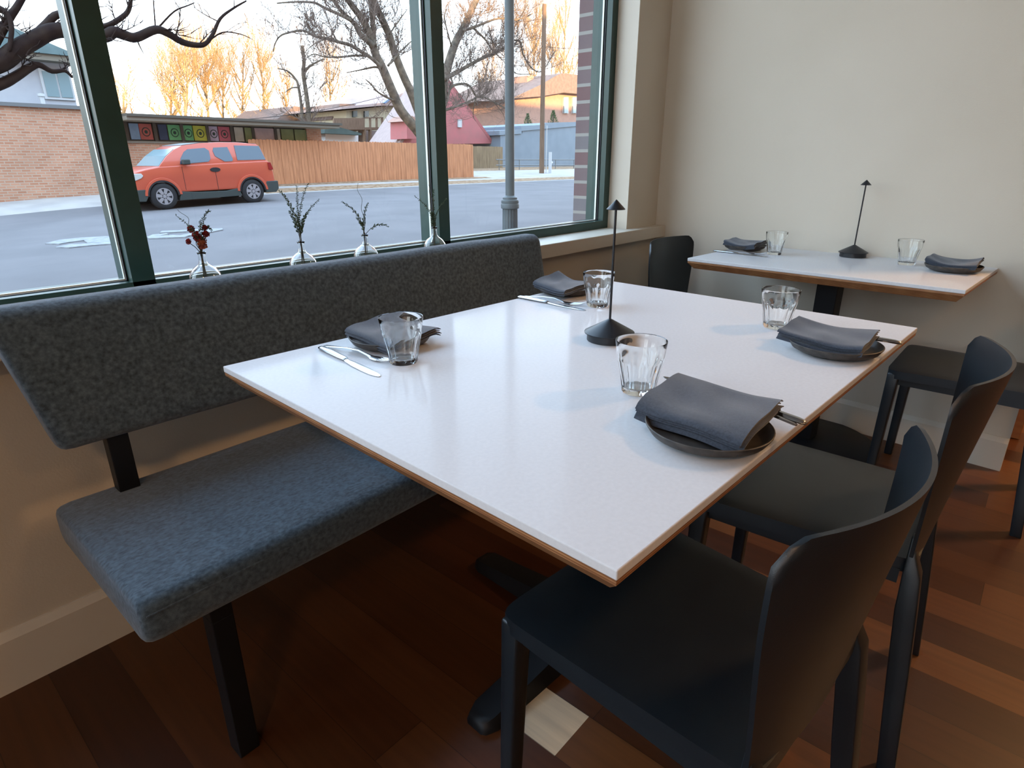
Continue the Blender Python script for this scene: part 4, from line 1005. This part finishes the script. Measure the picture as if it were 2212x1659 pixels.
tree('bare_tree', [([(950, 345), (953, 250), (958, 180), (968, 140), (983, 94), (1000, 62), (1016, 27), (1036, -15)], .30, .17),
      ([(958, 172), (994, 152), (1035, 129), (1066, 116), (1090, 103), (1120, 95)], .13, .05), ([(955, 250), (966, 215), (975, 188), (1000, 181), (1016, 187), (1029, 208), (1046, 210), (1066, 220), (1096, 236)], .09, .04),
      ([(955, 240), (994, 227), (1029, 211)], .08, .04), ([(1000, 66), (1021, 60), (1046, 50), (1077, 40), (1118, 42), (1150, 30)], .09, .03), ([(1022, 60), (1046, 83), (1062, 105), (1085, 130)], .06, .03),
      ([(1085, 90), (1112, 87), (1125, 92), (1131, 120), (1150, 148), (1170, 154), (1191, 125), (1201, 108)], .06, .025), ([(1029, 208), (1024, 228), (1022, 250), (1028, 262)], .04, .015), ([(975, 100), (960, 40), (965, 20)], .05, .02),
      ([(1066, 220), (1085, 243), (1092, 262)], .03, .01), ([(1090, 103), (1110, 60), (1140, 10)], .05, .03), ([(1096, 150), (1120, 160), (1150, 160)], .04, .02)],
     28, 'large bare tree spreading across the right window pane', 'bark', 'twig', 6, twig_len=1.5, dens=3.0, levels=2, depth=1.4, tr=.0105)
tree('bare_tree', [([(668, 364), (667, 255), (661, 199), (655, 159), (657, 129), (653, 98)], .17, .09), ([(655, 364), (653, 255), (645, 189), (637, 169), (620, 153), (600, 148)], .13, .03),
      ([(656, 159), (669, 143), (699, 127)], .10, .04), ([(645, 189), (630, 190), (615, 200)], .06, .02)], 38, 'thin bare tree standing behind the low flat roofed building', 'bark', 'twig', 8, trunk_n=2, twig_len=1.6, dens=.8, tr=.014)
# tall trees far behind catching the low sun
def far_tree(u, v0, v1, y, seed, label, spread=26, n=7, group='sunlit trees far behind the houses'):
    r = random.Random(seed); H = v0-v1
    limbs = [([(u, 345), (u+r.uniform(-3, 3), v0), (u+r.uniform(-5, 5), v0-H*.45), (u+r.uniform(-7, 7), v1)], .18, .05)]
    for k in range(n):
        f = r.uniform(.12, .8); s = r.choice((-1, 1)); v = v0-H*f; e = spread*r.uniform(.5, 1.1)*(1.15-f*.6)
        limbs.append(([(u, v), (u+s*e*.35, v-H*.10), (u+s*e*.8, v-H*.26), (u+s*e, v-H*.42)], .07, .025))
    return tree('sunlit_tree', limbs, y, label, 'bark_sunlit', 'twig_sunlit', seed, twig_len=3.0, dens=2.0, levels=2, depth=2.5, up=.35, tr=.028, group=group)
far_tree(402, 262, 130, 62, 21, 'golden tree left of the others above the flat roof', 24, 6)
far_tree(448, 262, 96, 66, 22, 'tallest golden tree above the parked car', 30, 9)
far_tree(520, 262, 112, 70, 23, 'golden tree between the tallest golden one and the bare trees', 30, 9)
far_tree(566, 262, 130, 64, 24, 'golden tree beside the thin bare tree', 26, 8)
far_tree(485, 262, 150, 76, 31, 'golden tree standing farthest back above the flat roof', 24, 7)
far_tree(372, 262, 175, 72, 32, 'low golden tree at the left end of the golden row', 18, 5)
far_tree(1190, 240, 60, 74, 33, 'golden brown tree directly behind the utility pole', 30, 8)
far_tree(262, 275, 200, 60, 25, 'small golden tree beside the thick left mullion', 14, 4)
far_tree(716, 262, 150, 66, 26, 'golden tree behind the cream house', 28, 8)
far_tree(1152, 240, 10, 60, 27, 'golden brown tree above the orange house, left of the utility pole', 34, 9)
far_tree(1222, 240, 0, 62, 28, 'golden brown tree beside the brick pier', 34, 9)
far_tree(1060, 300, 120, 64, 29, 'golden brown tree behind the lamp post', 32, 8)
far_tree(620, 262, 190, 74, 30, 'low golden tree above the brown house roofs', 20, 6)

# ------------------------------------------------------------------ light
W = bpy.data.worlds.new('world'); scn.world = W; W.use_nodes = True; nt = W.node_tree; N = nt.nodes
bg = N['Background']; tc = N.new('ShaderNodeTexCoord'); sp = N.new('ShaderNodeSeparateXYZ'); cr = N.new('ShaderNodeValToRGB')
nt.links.new(tc.outputs['Generated'], sp.inputs[0]); nt.links.new(sp.outputs[2], cr.inputs[0]); nt.links.new(cr.outputs[0], bg.inputs[0])
e = cr.color_ramp.elements; e[0].position = 0; e[0].color = (.98, .95, .93, 1); e[1].position = .6; e[1].color = (.52, .72, 1.0, 1)
x = e.new(.10); x.color = (.86, .93, 1.0, 1); x = e.new(.28); x.color = (.67, .82, 1.0, 1)
bg.inputs[1].default_value = 4.3
def lamp(kind, name, loc_, energy, color, size=None, rot=None, **k):
    l = bpy.data.lights.new(name, kind); l.energy = energy; l.color = color
    if kind == 'AREA': l.shape = 'DISK'; l.size = size
    if kind == 'SUN': l.angle = math.radians(size)
    o = bpy.data.objects.new(name, l); COL.objects.link(o); o.location = loc_
    if rot: o.rotation_euler = rot
    return o
s = lamp('SUN', 'sun', (0, -30, 20), 15.0, (1.0, .62, .26), 1.0)
d = Vector((.35, .93, -.105)).normalized(); s.rotation_euler = (-d).to_track_quat('Z', 'Y').to_euler()
for (x, y, pw) in ((-1.8, -1.4, 26), (1.2, -2.8, 12), (3.7, -1.2, 62)):
    lamp('AREA', 'ceiling_lamp', (x, y, 2.95), pw, (1.0, .55, .24), .35)

scn.view_settings.view_transform = 'Standard'; scn.view_settings.look = 'None'; scn.view_settings.gamma = 1; scn.view_settings.exposure = 0.3
scn.view_settings.use_curve_mapping = False
cy = scn.cycles
cy.use_denoising = True; cy.max_bounces = 10; cy.diffuse_bounces = 5; cy.glossy_bounces = 4; cy.transmission_bounces = 10; cy.transparent_max_bounces = 16
cy.sample_clamp_indirect = 6; cy.use_adaptive_sampling = True; cy.adaptive_threshold = .02; cy.blur_glossy = .5
